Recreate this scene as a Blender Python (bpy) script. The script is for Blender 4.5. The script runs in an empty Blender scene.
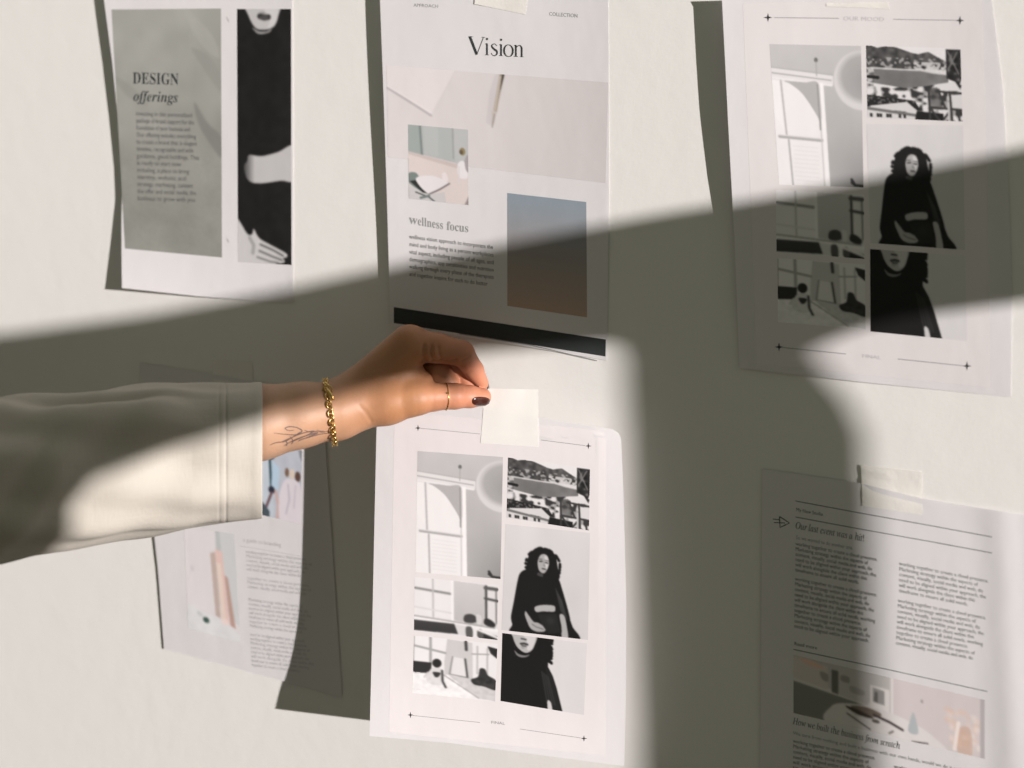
import bpy, math, random
import numpy as np
from mathutils import Vector
from mathutils.bvhtree import BVHTree
random.seed(4); rng = np.random.default_rng(4)
S = bpy.context.scene
COL = S.collection

# ------------------------------------------------------------------ camera geometry
F = 1422.0; TH = math.radians(19.6); D = 1.16; ZC = 1.55
CAM = np.array([0.0, -D, ZC])
FWD = np.array([-math.sin(TH), math.cos(TH), 0.0])
RGT = np.array([math.cos(TH), math.sin(TH), 0.0])
UPV = np.array([0.0, 0.0, 1.0])
MM = 0.001

def W(px, py, w=0.0):
    """world point seen at pixel (px,py), w metres in front of the wall plane y=0"""
    px = np.asarray(px, float); py = np.asarray(py, float)
    w = np.asarray(w, float)
    ry = FWD[1]*F + RGT[1]*(px-512)
    rx = FWD[0]*F + RGT[0]*(px-512)
    t = (D-w)/ry
    return np.stack(np.broadcast_arrays(rx*t, -D+ry*t, ZC-py*t), -1)

def PX(P):
    v = np.asarray(P)-CAM
    d = v@FWD
    return 512+F*(v@RGT)/d, -F*v[..., 2]/d

# ------------------------------------------------------------------ materials
def mat(name, col=(.8, .8, .8), rough=.6, metal=0, attr=None, bump=None, sss=0, transl=0, spec=.5, coat=0):
    m = bpy.data.materials.new(name); m.use_nodes = True
    nt = m.node_tree; b = nt.nodes['Principled BSDF']
    b.inputs['Base Color'].default_value = (*col, 1)
    b.inputs['Roughness'].default_value = rough
    b.inputs['Metallic'].default_value = metal
    b.inputs['Specular IOR Level'].default_value = spec
    b.inputs['Coat Weight'].default_value = coat
    if attr:
        a = nt.nodes.new('ShaderNodeAttribute'); a.attribute_name = attr
        nt.links.new(a.outputs['Color'], b.inputs['Base Color'])
    if sss:
        b.inputs['Subsurface Weight'].default_value = sss
        b.inputs['Subsurface Radius'].default_value = (1, .35, .2)
        b.inputs['Subsurface Scale'].default_value = .004
    if bump:
        tc = nt.nodes.new('ShaderNodeTexCoord')
        prev = None
        for sc, st, dist, stretch in bump:
            mp = nt.nodes.new('ShaderNodeMapping'); mp.inputs['Scale'].default_value = stretch
            n = nt.nodes.new('ShaderNodeTexNoise'); n.inputs['Scale'].default_value = sc
            n.inputs['Detail'].default_value = 4
            bp = nt.nodes.new('ShaderNodeBump'); bp.inputs['Strength'].default_value = st
            bp.inputs['Distance'].default_value = dist
            nt.links.new(tc.outputs['Object'], mp.inputs[0]); nt.links.new(mp.outputs[0], n.inputs['Vector'])
            nt.links.new(n.outputs['Fac'], bp.inputs['Height'])
            if prev: nt.links.new(prev.outputs[0], bp.inputs['Normal'])
            prev = bp
        nt.links.new(prev.outputs[0], b.inputs['Normal'])
    if transl:
        out = nt.nodes['Material Output']
        tr = nt.nodes.new('ShaderNodeBsdfTranslucent'); tr.inputs[0].default_value = (*col, 1)
        mx = nt.nodes.new('ShaderNodeMixShader'); mx.inputs[0].default_value = transl
        if attr: nt.links.new(a.outputs['Color'], tr.inputs[0])
        nt.links.new(b.outputs[0], mx.inputs[1]); nt.links.new(tr.outputs[0], mx.inputs[2])
        nt.links.new(mx.outputs[0], out.inputs[0])
    return m

def wall_mat():
    m = mat('wall_plaster', (.785, .765, .735), .75, bump=[(34, .10, .004, (1, 1, 1)), (420, .10, .0006, (1, 1, 1)), (1500, .12, .0003, (1, 1, 1))])
    return m

M = dict(
    wall=wall_mat(),
    dark_wall=mat('added_wall_dark', (.06, .065, .05), .8, bump=[(34, .1, .004, (1, 1, 1))]),  # for the added left wall, dark so it bounces little light
    paint=mat('window_paint', (.7, .7, .68), .5, bump=[(60, .1, .001, (1, 1, 1))]),
    floor=mat('floor_boards', (.42, .36, .28), .5, bump=[(8, .3, .004, (1, 9, 1))]),
    paper=mat('paper_stock', (.835, .81, .815), .7, transl=.21, spec=.25, bump=[(9, .35, .006, (1, 1, .6)), (900, .05, .0002, (1, 1, 1))]),
    ink=mat('printed_ink', (.035, .04, .04), .6, spec=.25),
    grey_ink=mat('grey_ink', (.30, .30, .30), .6, spec=.25),
    text_ink=mat('text_ink', (.085, .085, .09), .6, spec=.25),
    faint_ink=mat('faint_ink', (.54, .53, .54), .6, spec=.25),
    print=mat('photo_ink', attr='Col', rough=.55, spec=.25, bump=[(9, .3, .006, (1, 1, .6))]),
    tape=mat('masking_tape', (.90, .87, .82), .6, transl=.2, spec=.3, bump=[(700, .25, .0004, (1, 1, 1)), (40, .3, .003, (1, 1, 1))]),
    held_tape=mat('held_tape_paper', (.93, .905, .865), .6, transl=.14, spec=.3, bump=[(700, .2, .0003, (1, 1, 1))]),
    skin=mat('skin', attr='Col', rough=.5, sss=.12, spec=.35, bump=[(420, .22, .0008, (1, 1, 1)), (90, .15, .001, (1, 1, 1))]),
    nail=mat('nail_lacquer', (.05, .014, .009), .2, coat=.3),
    tattoo=mat('tattoo_ink', (.13, .085, .075), .6),
    linen=mat('linen', (.475, .437, .385), .85, spec=.1, bump=[(500, .3, .0006, (1, 1, .15)), (500, .3, .0006, (.15, .15, 1)), (30, .3, .003, (1, 1, 1))]),
    gold=mat('gold', (.66, .45, .17), .27, 1),
)

# ------------------------------------------------------------------ object helpers
def mesh(name, verts, faces, m, parent=None, smooth=False, cols=None, **props):
    me = bpy.data.meshes.new(name)
    me.from_pydata([tuple(v) for v in np.asarray(verts).tolist()], [], [tuple(f) for f in (faces.tolist() if isinstance(faces, np.ndarray) else faces)])
    me.update()
    if smooth: me.polygons.foreach_set('use_smooth', [True]*len(me.polygons))
    if cols is not None:
        ca = me.color_attributes.new('Col', 'FLOAT_COLOR', 'POINT')
        c = np.ones((len(me.vertices), 4), np.float32); c[:, :3] = cols
        ca.data.foreach_set('color', c.ravel())
    me.materials.append(m)
    o = bpy.data.objects.new(name, me); COL.objects.link(o)
    if parent is not None: o.parent = parent
    for k, v in props.items(): o[k] = v
    return o

def join(parts):
    V = []; Fc = []; n = 0
    for v, f in parts:
        V.append(np.asarray(v, float).reshape(-1, 3)); Fc += [tuple(int(i)+n for i in q) for q in f]; n += len(V[-1])
    return np.concatenate(V), Fc

def grid_faces(nx, ny, off=0, flip=False):
    i, j = np.meshgrid(np.arange(nx-1), np.arange(ny-1))
    a = (j*nx+i).ravel()+off
    q = np.stack([a, a+nx, a+nx+1, a+1], 1)      # rows go downwards: faces the room
    return q[:, ::-1] if flip else q

def interp(pts, x):
    p = np.array(pts, float); return np.interp(x, p[:, 0], p[:, 1])

def catmull(pts, n=8, closed=False):
    P = np.array(pts, float); out = []
    N = len(P)
    rngi = range(N if closed else N-1)
    for i in rngi:
        g = (lambda k: P[k % N]) if closed else (lambda k: P[min(max(k, 0), N-1)])
        p0, p1, p2, p3 = g(i-1), g(i), g(i+1), g(i+2)
        for k in range(n):
            t = k/n
            out.append(.5*((2*p1)+(-p0+p2)*t+(2*p0-5*p1+4*p2-p3)*t*t+(-p0+3*p1-3*p2+p3)*t**3))
    if not closed: out.append(P[-1])
    return np.array(out)

def tube(path, r, seg=8, closed=False):
    P = np.asarray(path, float); n = len(P)
    rr = np.broadcast_to(np.asarray(r, float), (n,))
    if closed: T = np.roll(P, -1, 0)-np.roll(P, 1, 0)
    else: T = np.gradient(P, axis=0)
    T /= np.linalg.norm(T, axis=1)[:, None]+1e-12
    ref = np.array([.3, .2, .93]); V = []
    u = np.cross(T[0], ref); u /= np.linalg.norm(u)
    for i in range(n):
        u = u-T[i]*(u@T[i]); u /= np.linalg.norm(u); v = np.cross(T[i], u)
        a = np.arange(seg)*2*math.pi/seg
        V.append(P[i]+rr[i]*(np.cos(a)[:, None]*u+np.sin(a)[:, None]*v))
    V = np.concatenate(V); Fc = []
    for i in range(n if closed else n-1):
        j = (i+1) % n
        for k in range(seg):
            l = (k+1) % seg
            Fc.append((i*seg+k, i*seg+l, j*seg+l, j*seg+k))
    if not closed:
        Fc.append(tuple(range(seg))[::-1]); Fc.append(tuple((n-1)*seg+k for k in range(seg)))
    return V, Fc

# ------------------------------------------------------------------ the room
def prism(poly, axis_off):
    P = np.asarray(poly, float); n = len(P); V = np.concatenate([P, P+np.asarray(axis_off)])
    Fc = [tuple(range(n)), tuple(range(2*n-1, n-1, -1))]+[(i, i+n, (i+1) % n+n, (i+1) % n) for i in range(n)]
    return V, Fc
def box(lo, hi):
    (a, b, c), (d, e, f) = lo, hi
    return prism([(a, b, c), (d, b, c), (d, e, c), (a, e, c)], (0, 0, f-c))

XW = 1.60; XL = -1.40; ZT = 2.75; YB = -3.2
mesh('wall_back', *box((XL, 0, 0), (XW+.01, .1, ZT)), M['wall'], kind='structure')
mesh('floor', *box((XL, YB, -.05), (XW+.01, 0, 0)), M['floor'], kind='structure')

mesh('added_wall_left', *box((XL-.1, YB, -.05), (XL, .1, ZT)), M['dark_wall'], kind='structure')  # unseen dark wall, added to dim ambient light on the left
SUN = np.array([-1.0, .47, -.20])          # direction the sunlight travels
def to_window(px, py):
    p = W(px, py, 0.0); s = (XW-p[0])
    q = p-SUN*s
    return np.array([q[1], q[2]])
def strip(poly_px, name, parent=None, extra=None):
    pts = [to_window(*p) for p in poly_px] if extra is None else extra
    return mesh(name, *prism([(XW, y, z) for y, z in pts], (.008, 0, 0)), M['paint'], parent, kind='structure')

UE = [(-520, 290), (-240, 330), (-110, 345), (0, 334), (150, 314), (290, 288), (400, 263), (640, 217), (760, 197), (900, 173), (1015, 149), (1200, 108)]
LE = [(-222, 462), (-205, 447), (-110, 427), (11, 407), (132, 394), (243, 378), (300, 379), (335, 388), (352, 377), (375, 364), (420, 357), (500, 350), (596, 341), (614, 345), (622, 360)]
LE2 = [(800, 348), (812, 341), (834, 332), (880, 318), (1015, 301), (1200, 276)]
cl = [(623, 400), (627, 540), (636, 768), (640, 900)]
cr = [(802, 356), (816, 374), (840, 402), (855, 434), (857, 480), (860, 570), (868, 768), (873, 900)]
ueW = [to_window(*p) for p in UE]; leW = [to_window(*p) for p in LE]; le2W = [to_window(*p) for p in LE2]
clW = [to_window(*p) for p in cl]; crW = [to_window(*p) for p in cr]
zb = min(clW[-1][1], crW[-1][1])
YF, YN = -2.7, -.02
b0 = to_window(-222, 470)
win = mesh('window_1', *prism([(XW, *p) for p in (ueW+[np.array([YN, ueW[-1][1]]), np.array([YN, le2W[-1][1]])]+le2W[::-1]+leW[::-1])], (.008, 0, 0)), M['paint'], kind='structure')
strip(None, 'mullion', win, extra=[tuple(le2W[0])]+[tuple(p) for p in crW]+[tuple(p) for p in clW[::-1]]+[tuple(leW[-1])])
# left mullion and the closed wall round the openings
wtop = 2.62; wbot = zb
leftpoly = [tuple(ueW[0]), tuple(leW[0]), (b0[0], leW[0][1]), (b0[0], wbot), (YF, wbot), (YF, ueW[0][1])]
strip(None, 'mullion', win, extra=leftpoly)
parts = [box((XW, YB, wtop), (XW+.01, 0, ZT)), box((XW, YB, 0), (XW+.01, 0, wbot)),
         box((XW, YB, wbot), (XW+.01, YF, wtop)), box((XW, ueW[-1][0] if False else YN, wbot), (XW+.01, 0, wtop))]
mesh('wall_right', *join(parts), M['wall'], kind='structure')

# ------------------------------------------------------------------ sheets of paper
class Sheet:
    def __init__(s, L, R, T, B, w):
        s.L, s.R, s.T, s.B, s.wf = L, R, T, B, w
    def st(s, px, py):
        xl = interp(s.L, py); xr = interp(s.R, py); yt = interp(s.T, px); yb = interp(s.B, px)
        return np.clip((px-xl)/(xr-xl), 0, 1), np.clip((py-yt)/(yb-yt), 0, 1)
    def P(s, px, py, lift=0.0):
        px = np.asarray(px, float); py = np.asarray(py, float)
        a, b = s.st(px, py)
        return W(px, py, s.wf(a, b)*MM+lift*MM)
    def build(s, label, nx=50, ny=70, **kw):
        u, v = np.meshgrid(np.linspace(0, 1, nx), np.linspace(0, 1, ny))
        y0 = s.T[0][1]; y1 = s.B[-1][1]
        # Coons-like: iterate so that the outline follows the four edge polylines
        px = s.L[0][1]*0+u*0; py = v*0
        px = interp(s.L, (y0+(y1-y0)*v).ravel()).reshape(v.shape)*(1-u)+interp(s.R, (y0+(y1-y0)*v).ravel()).reshape(v.shape)*u
        for _ in range(6):
            yt = interp(s.T, px); yb = interp(s.B, px); py = yt+(yb-yt)*v
            px = interp(s.L, py)*(1-u)+interp(s.R, py)*u
        # (y-indexed polylines are stored as (y, x))
        w = s.wf(u, v)*MM
        Fr = W(px, py, w).reshape(-1, 3); Bk = Fr+np.array([0, .00012, 0])
        n = nx*ny
        Fc = grid_faces(nx, ny).tolist()+grid_faces(nx, ny, n, True).tolist()
        ring = [i for i in range(nx)]+[nx-1+nx*j for j in range(1, ny)]+[nx*(ny-1)+i for i in range(nx-2, -1, -1)]+[nx*j for j in range(ny-2, 0, -1)]
        m = len(ring)
        for k in range(m): Fc.append((2*n+k, 2*n+(k+1) % m, 2*n+m+(k+1) % m, 2*n+m+k))
        s.ob = mesh('printed_sheet', np.concatenate([Fr, Bk, Fr[ring], Bk[ring]]), Fc, M['paper'], smooth=False, label=label, category='sheet of paper', **kw)
        s.ob.data.polygons.foreach_set('use_smooth', [i < 2*(nx-1)*(ny-1) for i in range(len(s.ob.data.polygons))])
        return s
    # ---- printing
    def poly(s, pts, name, m, lift=.12, label=None, nsub=1):
        P = []
        for i in range(len(pts)):
            a = np.array(pts[i]); b = np.array(pts[(i+1) % len(pts)])
            for k in range(nsub): P.append(a+(b-a)*k/nsub)
        P = np.array(P)
        o = mesh(name, s.P(P[:, 0], P[:, 1], lift), [tuple(range(len(P)))[::-1]], m, s.ob)
        if label: o['label'] = label
        return o
    def quads(s, items, name, m, lift=.12):
        """items: list of px polylines with half widths -> ribbons in one mesh"""
        V = []; Fc = []; n = 0
        for pts, hw in items:
            P = np.array(pts, float)
            if np.ndim(hw) == 0:
                D_ = [P[:1]]
                for a, b in zip(P[:-1], P[1:]):
                    q = max(1, int(np.hypot(*(b-a))/4)); D_.append(a+(b-a)*(np.arange(1, q+1)/q)[:, None])
                P = np.concatenate(D_)
            T = np.gradient(P, axis=0); T /= np.linalg.norm(T, axis=1)[:, None]+1e-9
            N = np.stack([-T[:, 1], T[:, 0]], 1)*np.broadcast_to(np.asarray(hw, float), (len(P),))[:, None]
            A = P+N; B = P-N
            V.append(s.P(A[:, 0], A[:, 1], lift)); V.append(s.P(B[:, 0], B[:, 1], lift)); k = len(P)
            Fc += [(n+i, n+i+1, n+k+i+1, n+k+i) for i in range(k-1)]; n += 2*k
        return mesh(name, np.concatenate(V), Fc, m, s.ob)
    def raster(s, quad, img, name='photo_print', lift=.08, label=None):
        ny, nx = img.shape[:2]
        u, v = np.meshgrid(np.linspace(0, 1, nx), np.linspace(0, 1, ny))
        q = np.array(quad, float)
        p = ((1-u)*(1-v))[..., None]*q[0]+(u*(1-v))[..., None]*q[1]+(u*v)[..., None]*q[2]+((1-u)*v)[..., None]*q[3]
        V = s.P(p[..., 0], p[..., 1], lift).reshape(-1, 3)
        o = mesh(name, V, grid_faces(nx, ny), M['print'], s.ob, cols=img.reshape(-1, 3))
        if label: o['label'] = label
        return o
    def text(s, lines, name, m, lift=.14):
        """lines: (string, x0, y0 baseline, x1, slope, size_px[, shear]) with x1 None for natural width"""
        V = []; Fc = []; n = 0
        for ln in lines:
            st_, x0, y0, x1, slope, size = ln[:6]
            v, f = glyphs(st_)
            if not len(v): continue
            wdt = v[:, 0].max()
            sx = size if x1 is None else (x1-x0)/wdt
            lx = v[:, 0]*sx; ly = v[:, 1]*size
            if len(ln) > 6: lx = lx+ly*ln[6]
            px = x0+lx; py = y0+lx*slope-ly
            V.append(s.P(px, py, lift)); Fc += [tuple(i+n for i in q) for q in f]; n += len(v)
        return mesh(name, np.concatenate(V), Fc, m, s.ob)

_g = {}
def glyphs(t, res=2, offset=0.0):
    if (t, offset) in _g: return _g[(t, offset)]
    c = bpy.data.curves.new('g', 'FONT'); c.body = t; c.resolution_u = res; c.offset = offset
    o = bpy.data.objects.new('g', c); COL.objects.link(o)
    dg = bpy.context.evaluated_depsgraph_get(); e = o.evaluated_get(dg); me = e.to_mesh()
    v = np.array([x.co[:] for x in me.vertices]).reshape(-1, 3)[:, :2]
    f = [tuple(p.vertices) for p in me.polygons]
    e.to_mesh_clear(); bpy.data.objects.remove(o); bpy.data.curves.remove(c)
    _g[(t, offset)] = (v, f); return v, f
def serif(t, base_up=0x1D400, base_lo=0x1D41A):
    return ''.join(chr(base_up+ord(c)-65) if 'A' <= c <= 'Z' else chr(base_lo+ord(c)-97) if 'a' <= c <= 'z' else c for c in t)
def italic(t):
    return ''.join('\u210E' if c == 'h' else chr(0x1D434+ord(c)-65) if 'A' <= c <= 'Z' else chr(0x1D44E+ord(c)-97) if 'a' <= c <= 'z' else c for c in t)
def bolditalic(t): return serif(t, 0x1D468, 0x1D482)

# ------------------------------------------------------------------ painting printed photographs (ink values only)
def lin(c):
    c = np.asarray(c, float)/255; return np.where(c <= .04045, c/12.92, ((c+.055)/1.055)**2.4)
class Canvas:
    def __init__(s, nx, ny, base):
        s.k = 2; s.nx, s.ny = nx*2, ny*2
        s.a = np.zeros((s.ny, s.nx, 3)); s.a[:] = np.asarray(base if np.ndim(base) else (base,)*3, float)
        s.u, s.v = np.meshgrid((np.arange(s.nx)+.5)/s.nx, (np.arange(s.ny)+.5)/s.ny)
    def mask(s, pts):
        P = np.array(pts, float); ins = np.zeros(s.u.shape, bool); j = len(P)-1
        for i in range(len(P)):
            xi, yi = P[i]; xj, yj = P[j]
            if yi != yj:
                c = ((yi > s.v) != (yj > s.v)) & (s.u < (xj-xi)*(s.v-yi)/(yj-yi)+xi)
                ins ^= c
            j = i
        return ins
    def blend(s, m, c, al=1.0):
        c = np.asarray(c if np.ndim(c) else (c,)*3, float); m = (m*al)[..., None]
        s.a = s.a*(1-m)+c*m; return s
    def poly(s, pts, c, al=1.0): return s.blend(s.mask(pts).astype(float), c, al)
    def blob(s, pts, c, al=1.0): return s.blend(s.mask(catmull(pts, 6, True)).astype(float), c, al)
    def ell(s, cx, cy, rx, ry, c, al=1.0, soft=0.0):
        d = np.hypot((s.u-cx)/rx, (s.v-cy)/ry)
        m = np.clip((1-d)/max(soft, 1e-3)+.0, 0, 1) if soft else (d < 1).astype(float)
        return s.blend(m, c, al)
    def line(s, pts, c, hw, al=1.0):
        asp = s.ny/s.nx
        m = np.zeros(s.u.shape)
        for (x0, y0), (x1, y1) in zip(pts[:-1], pts[1:]):
            dx, dy = x1-x0, (y1-y0)*asp; L = dx*dx+dy*dy+1e-12
            t = np.clip(((s.u-x0)*dx+(s.v-y0)*asp*dy)/L, 0, 1)
            d = np.hypot(s.u-x0-t*dx, (s.v-y0)*asp-t*dy)
            m = np.maximum(m, np.clip((hw-d)/(.6/s.nx)+.5, 0, 1))
        return s.blend(m, c, al)
    def grad(s, c0, c1, axis='v', m=None, al=1.0):
        t = (s.v if axis == 'v' else s.u)[..., None]
        g = np.asarray(c0 if np.ndim(c0) else (c0,)*3, float)*(1-t)+np.asarray(c1 if np.ndim(c1) else (c1,)*3, float)*t
        mm = (np.ones(s.u.shape) if m is None else m.astype(float))[..., None]*al
        s.a = s.a*(1-mm)+g*mm; return s
    def noise(s, n0, amp, m=None, seed=1, asp=1.0):
        r = np.random.default_rng(seed); g = r.random((max(2, int(n0*s.ny/s.nx*asp)), n0))
        y = s.v*(g.shape[0]-1); x = s.u*(g.shape[1]-1)
        y0 = y.astype(int); x0 = x.astype(int); y1 = np.minimum(y0+1, g.shape[0]-1); x1 = np.minimum(x0+1, g.shape[1]-1)
        fy, fx = y-y0, x-x0
        val = (g[y0, x0]*(1-fy)+g[y1, x0]*fy)*(1-fx)+(g[y0, x1]*(1-fy)+g[y1, x1]*fy)*fx
        mm = 1.0 if m is None else m.astype(float)
        s.a = np.clip(s.a+((val-.5)*amp*mm)[..., None], 2, 255); return val
    def out(s, gam=1.0, passes=3, sat=1.0):
        s.a = 255*(np.clip(s.a, 0, 255)/255)**gam
        gy = s.a.mean(-1, keepdims=True); s.a = gy+(s.a-gy)*sat
        a = s.a.reshape(s.ny//2, 2, s.nx//2, 2, 3).mean((1, 3))
        for _ in range(passes):
            b = a.copy()
            b[1:-1, 1:-1] = a[1:-1, 1:-1]*.4+.15*(a[:-2, 1:-1]+a[2:, 1:-1]+a[1:-1, :-2]+a[1:-1, 2:])
            a = b
        return lin(12+a*.95)*np.array([1, .97, .975])

def pic_arch():          # tall interior: arched window, cornice and paper globe lamp
    c = Canvas(150, 230, 176)
    c.grad(178, 152)
    c.noise(6, 8)
    c.poly([(0, .16), (.68, .21), (.68, .285), (0, .235)], 214)
    c.line([(0, .165), (.68, .212)], 150, .006); c.line([(0, .205), (.66, .25)], 120, .006, .8); c.line([(0, .24), (.66, .285)], 226, .012)
    c.poly([(0, .25), (.54, .285), (.57, 1), (0, 1)], 228)
    c.blob([(.14, .262), (.36, .268), (.525, .285), (.53, .58), (.50, .52), (.42, .43), (.32, .34), (.2, .28)], 158)
    c.poly([(.0, .25), (.1, .26), (.1, .6), (0, .5)], 232)
    c.line([(.1, .26), (.13, .64)], 165, .011); c.line([(.15, .68), (.17, 1)], 160, .011)
    c.line([(.05, .655), (.53, .675)], 150, .018); c.line([(.05, .645), (.53, .665)], 205, .007)
    c.line([(.515, .28), (.54, 1)], 185, .007); c.line([(.55, .28), (.585, 1)], 238, .022); c.line([(.505, .28), (.52, .6)], 120, .008)
    for k in range(9): c.line([(.2, .72+k*.03), (.48, .73+k*.03)], 212, .006, .7)
    c.ell(1.0, .245, .32, .215, 200, 1, .05); c.ell(1.02, .225, .31, .195, 150, 1, .25); c.ell(1.04, .25, .24, .16, 128, .7, .9)
    c.ell(.5, .108, .018, .016, 40); c.line([(.5, .1), (.5, .22)], 140, .005)
    c.grad(0, 0, m=(c.u > .6) & (c.v > .55), al=0)
    m = np.clip((c.u-.62)/.38, 0, 1)*np.clip((c.v-.5)/.5, 0, 1); c.blend(m, 92, .55)
    c.line([(.86, .965), (.9, .985), (1, .99)], 30, .015); c.line([(.86, .945), (.89, .975)], 30, .015)
    return c.out(.78)

def pic_harbour():       # hills, bay, roofs and a scaffold
    c = Canvas(150, 120, 222)
    hill = [(0, 0), (.06, 0), (.12, .03), (.2, .005), (.3, .01), (.4, .05), (.48, .085), (.55, .10), (.62, .075), (.66, .065), (.72, .11), (.8, .165), (.86, .2), (.86, .3), (0, .32)]
    mh = c.mask(hill); c.poly(hill, 62); c.noise(26, 60, mh, 3)
    m2 = (c.v > .15) & (c.v < .32) & (c.u < .85); n = c.noise(40, 30, m2, 5)
    c.blend((m2 & (n > .62) & (c.v > .16+.0*c.u)).astype(float), 170, .75)
    m3 = (c.u > .5) & (c.u < .85) & (c.v > .21) & (c.v < .345); n = c.noise(50, 40, m3, 6); c.blend((m3 & (n > .4)).astype(float), 205, .85)
    c.poly([(0, .32), (.6, .33), (.86, .37), (.86, .5), (.6, .55), (.3, .58), (0, .5)], 104)
    c.line([(.05, .305), (.35, .318), (.55, .315), (.7, .35), (.84, .365)], 200, .008, .9)
    mw = c.mask([(0, .33), (.86, .38), (.86, .52), (.3, .57), (0, .5)]); c.noise(14, 26, mw, 8)
    low = c.mask([(0, .5), (.15, .53), (.4, .57), (.6, .54), (.75, .5), (.86, .47), (1, .5), (1, 1), (0, 1)])
    c.blend(low.astype(float), 150); n = c.noise(24, 70, low, 11, 1.2); c.blend((low & (n > .53)).astype(float), 222, .9)
    c.blend((low & (n < .36)).astype(float), 36, .95)
    mm = (c.u < .08) & (c.v > .3) & (c.v < .6); n = c.noise(30, 120, mm, 14); c.blend((mm & (n > .5)).astype(float), 190, .8)
    c.line([(.02, .43), (.12, .44)], 20, .018)
    c.poly([(0, .68), (.2, .7), (.5, .74), (.56, .86), (0, .84)], 26); c.blend((c.mask([(0, .7), (.5, .74), (.5, .8), (0, .8)]) & (c.noise(60, 5, None, 21) > .62)).astype(float), 130, .6)
    c.poly([(.03, .83), (.42, .76), (.56, .91), (.06, .86)], 205); c.poly([(0, .85), (.55, .92), (.55, 1), (0, 1)], 205)
    c.line([(.0, .865), (.52, .94)], 100, .016)
    for x in (.03, .1, .13, .2, .23, .33, .38): c.poly([(x, .93), (x+.028, .935), (x+.028, .985), (x, .98)], 30)
    c.poly([(.52, .88), (.8, .9), (.8, 1), (.5, 1)], 18)
    c.poly([(.84, .02), (1, .02), (1, .42), (.96, .56), (.93, .46), (.84, .42)], 34); mk = c.mask([(.85, .03), (.97, .03), (.98, .5), (.86, .4)]); n = c.noise(30, 60, mk, 16); c.blend((mk & (n > .7)).astype(float), 120, .6)
    c.line([(.86, .3), (.96, .05)], 110, .006); c.line([(.86, .05), (.97, .35)], 110, .006)
    c.poly([(.74, .5), (.93, .46), (.99, .58), (.78, .6)], 214); c.poly([(.88, .64), (1, .63), (1, .84), (.88, .84)], 208)
    c.poly([(.66, .57), (.74, .54), (.8, .85), (.64, .85)], 70, .75); c.noise(20, 40, c.mask([(.65, .55), (.8, .55), (.8, .85), (.65, .85)]), 30)
    for l in ([(.65, .6), (.66, 1)], [(.87, .6), (.89, 1)], [(.66, .82), (1, .84)], [(.74, .6), (1, .615)], [(.67, .84), (.76, 1)], [(.88, .84), (.79, 1)], [(.75, .58), (.82, .82)], [(.95, .84), (.97, 1)]):
        c.line(l, 44, .012)
    c.line([(.855, .75), (.86, 1)], 190, .012)
    return c.out(.92, 2)

def pic_portrait():      # person in dark cape, cropped dark top
    c = Canvas(150, 180, 210)
    c.grad(211, 203)
    c.noise(5, 6)
    c.u = (c.u-.02)/.87; c.v = (c.v-.18)/.81
    K = 17
    c.blob([(.17, .42), (.20, .33), (.26, .285), (.34, .26), (.55, .26), (.70, .33), (.78, .5), (.86, .72), (.9, .86), (.98, 1.04), (.15, 1.04), (.12, .93), (.10, .84), (.13, .66)], K)
    c.poly([(.17, .42), (.22, .31), (.5, .27), (.68, .34), (.8, .56), (.88, .8), (.97, 1), (.15, .98), (.11, .84)], K)
    c.blob([(.28, .28), (.30, .14), (.36, .05), (.45, .0), (.52, .015), (.60, .02), (.67, .10), (.70, .22), (.73, .33), (.66, .40), (.55, .40), (.36, .40), (.27, .345)], K)
    for k in range(60):
        a = random.random()*6.28; c.ell(.5+.225*math.cos(a)*(1+.05*random.random()), .22+.2*math.sin(a), .02, .016, K)
    c.blob([(.43, .17), (.46, .10), (.51, .08), (.56, .10), (.58, .17), (.56, .25), (.52, .30), (.47, .29), (.44, .25)], 168)
    c.blob([(.52, .10), (.57, .12), (.58, .2), (.55, .26), (.53, .18)], 215, .7)
    c.line([(.455, .17), (.49, .165)], 40, .008); c.line([(.535, .175), (.565, .18)], 40, .008); c.line([(.45, .145), (.49, .14)], 60, .005); c.line([(.53, .15), (.57, .155)], 60, .005)
    c.line([(.51, .21), (.53, .215)], 110, .006); c.line([(.495, .25), (.535, .252)], 60, .009); c.line([(.515, .15), (.515, .2)], 140, .005)
    c.blob([(.44, .3), (.5, .31), (.5, .345), (.43, .33)], 60)
    c.blob([(.41, .70), (.52, .665), (.66, .66), (.68, .70), (.66, .73), (.52, .74), (.43, .755)], 172)
    c.blob([(.29, .76), (.33, .80), (.40, .87), (.47, .88), (.56, .93), (.54, .97), (.44, .98), (.36, .95), (.31, .87), (.28, .8)], 165)
    c.line([(.45, .93), (.53, .945)], 90, .006); c.line([(.38, .9), (.44, .93)], 100, .006)
    c.blob([(.74, .76), (.80, .76), (.84, .88), (.86, 1.03), (.78, 1.03), (.77, .9)], 170)
    for k in range(5): c.line([(.68+.02*k, .46+.03*k), (.76+.02*k, .72+.02*k)], 70, .005, .7)
    c.poly([(.45, .78), (.7, .75), (.76, .96), (.6, .99), (.5, .88)], 28); c.ell(.62, .84, .08, .06, 44, .6, .7)
    c.poly([(.86, .86), (.9, .86), (.99, 1), (.88, 1)], K)
    return c.out()

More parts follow.
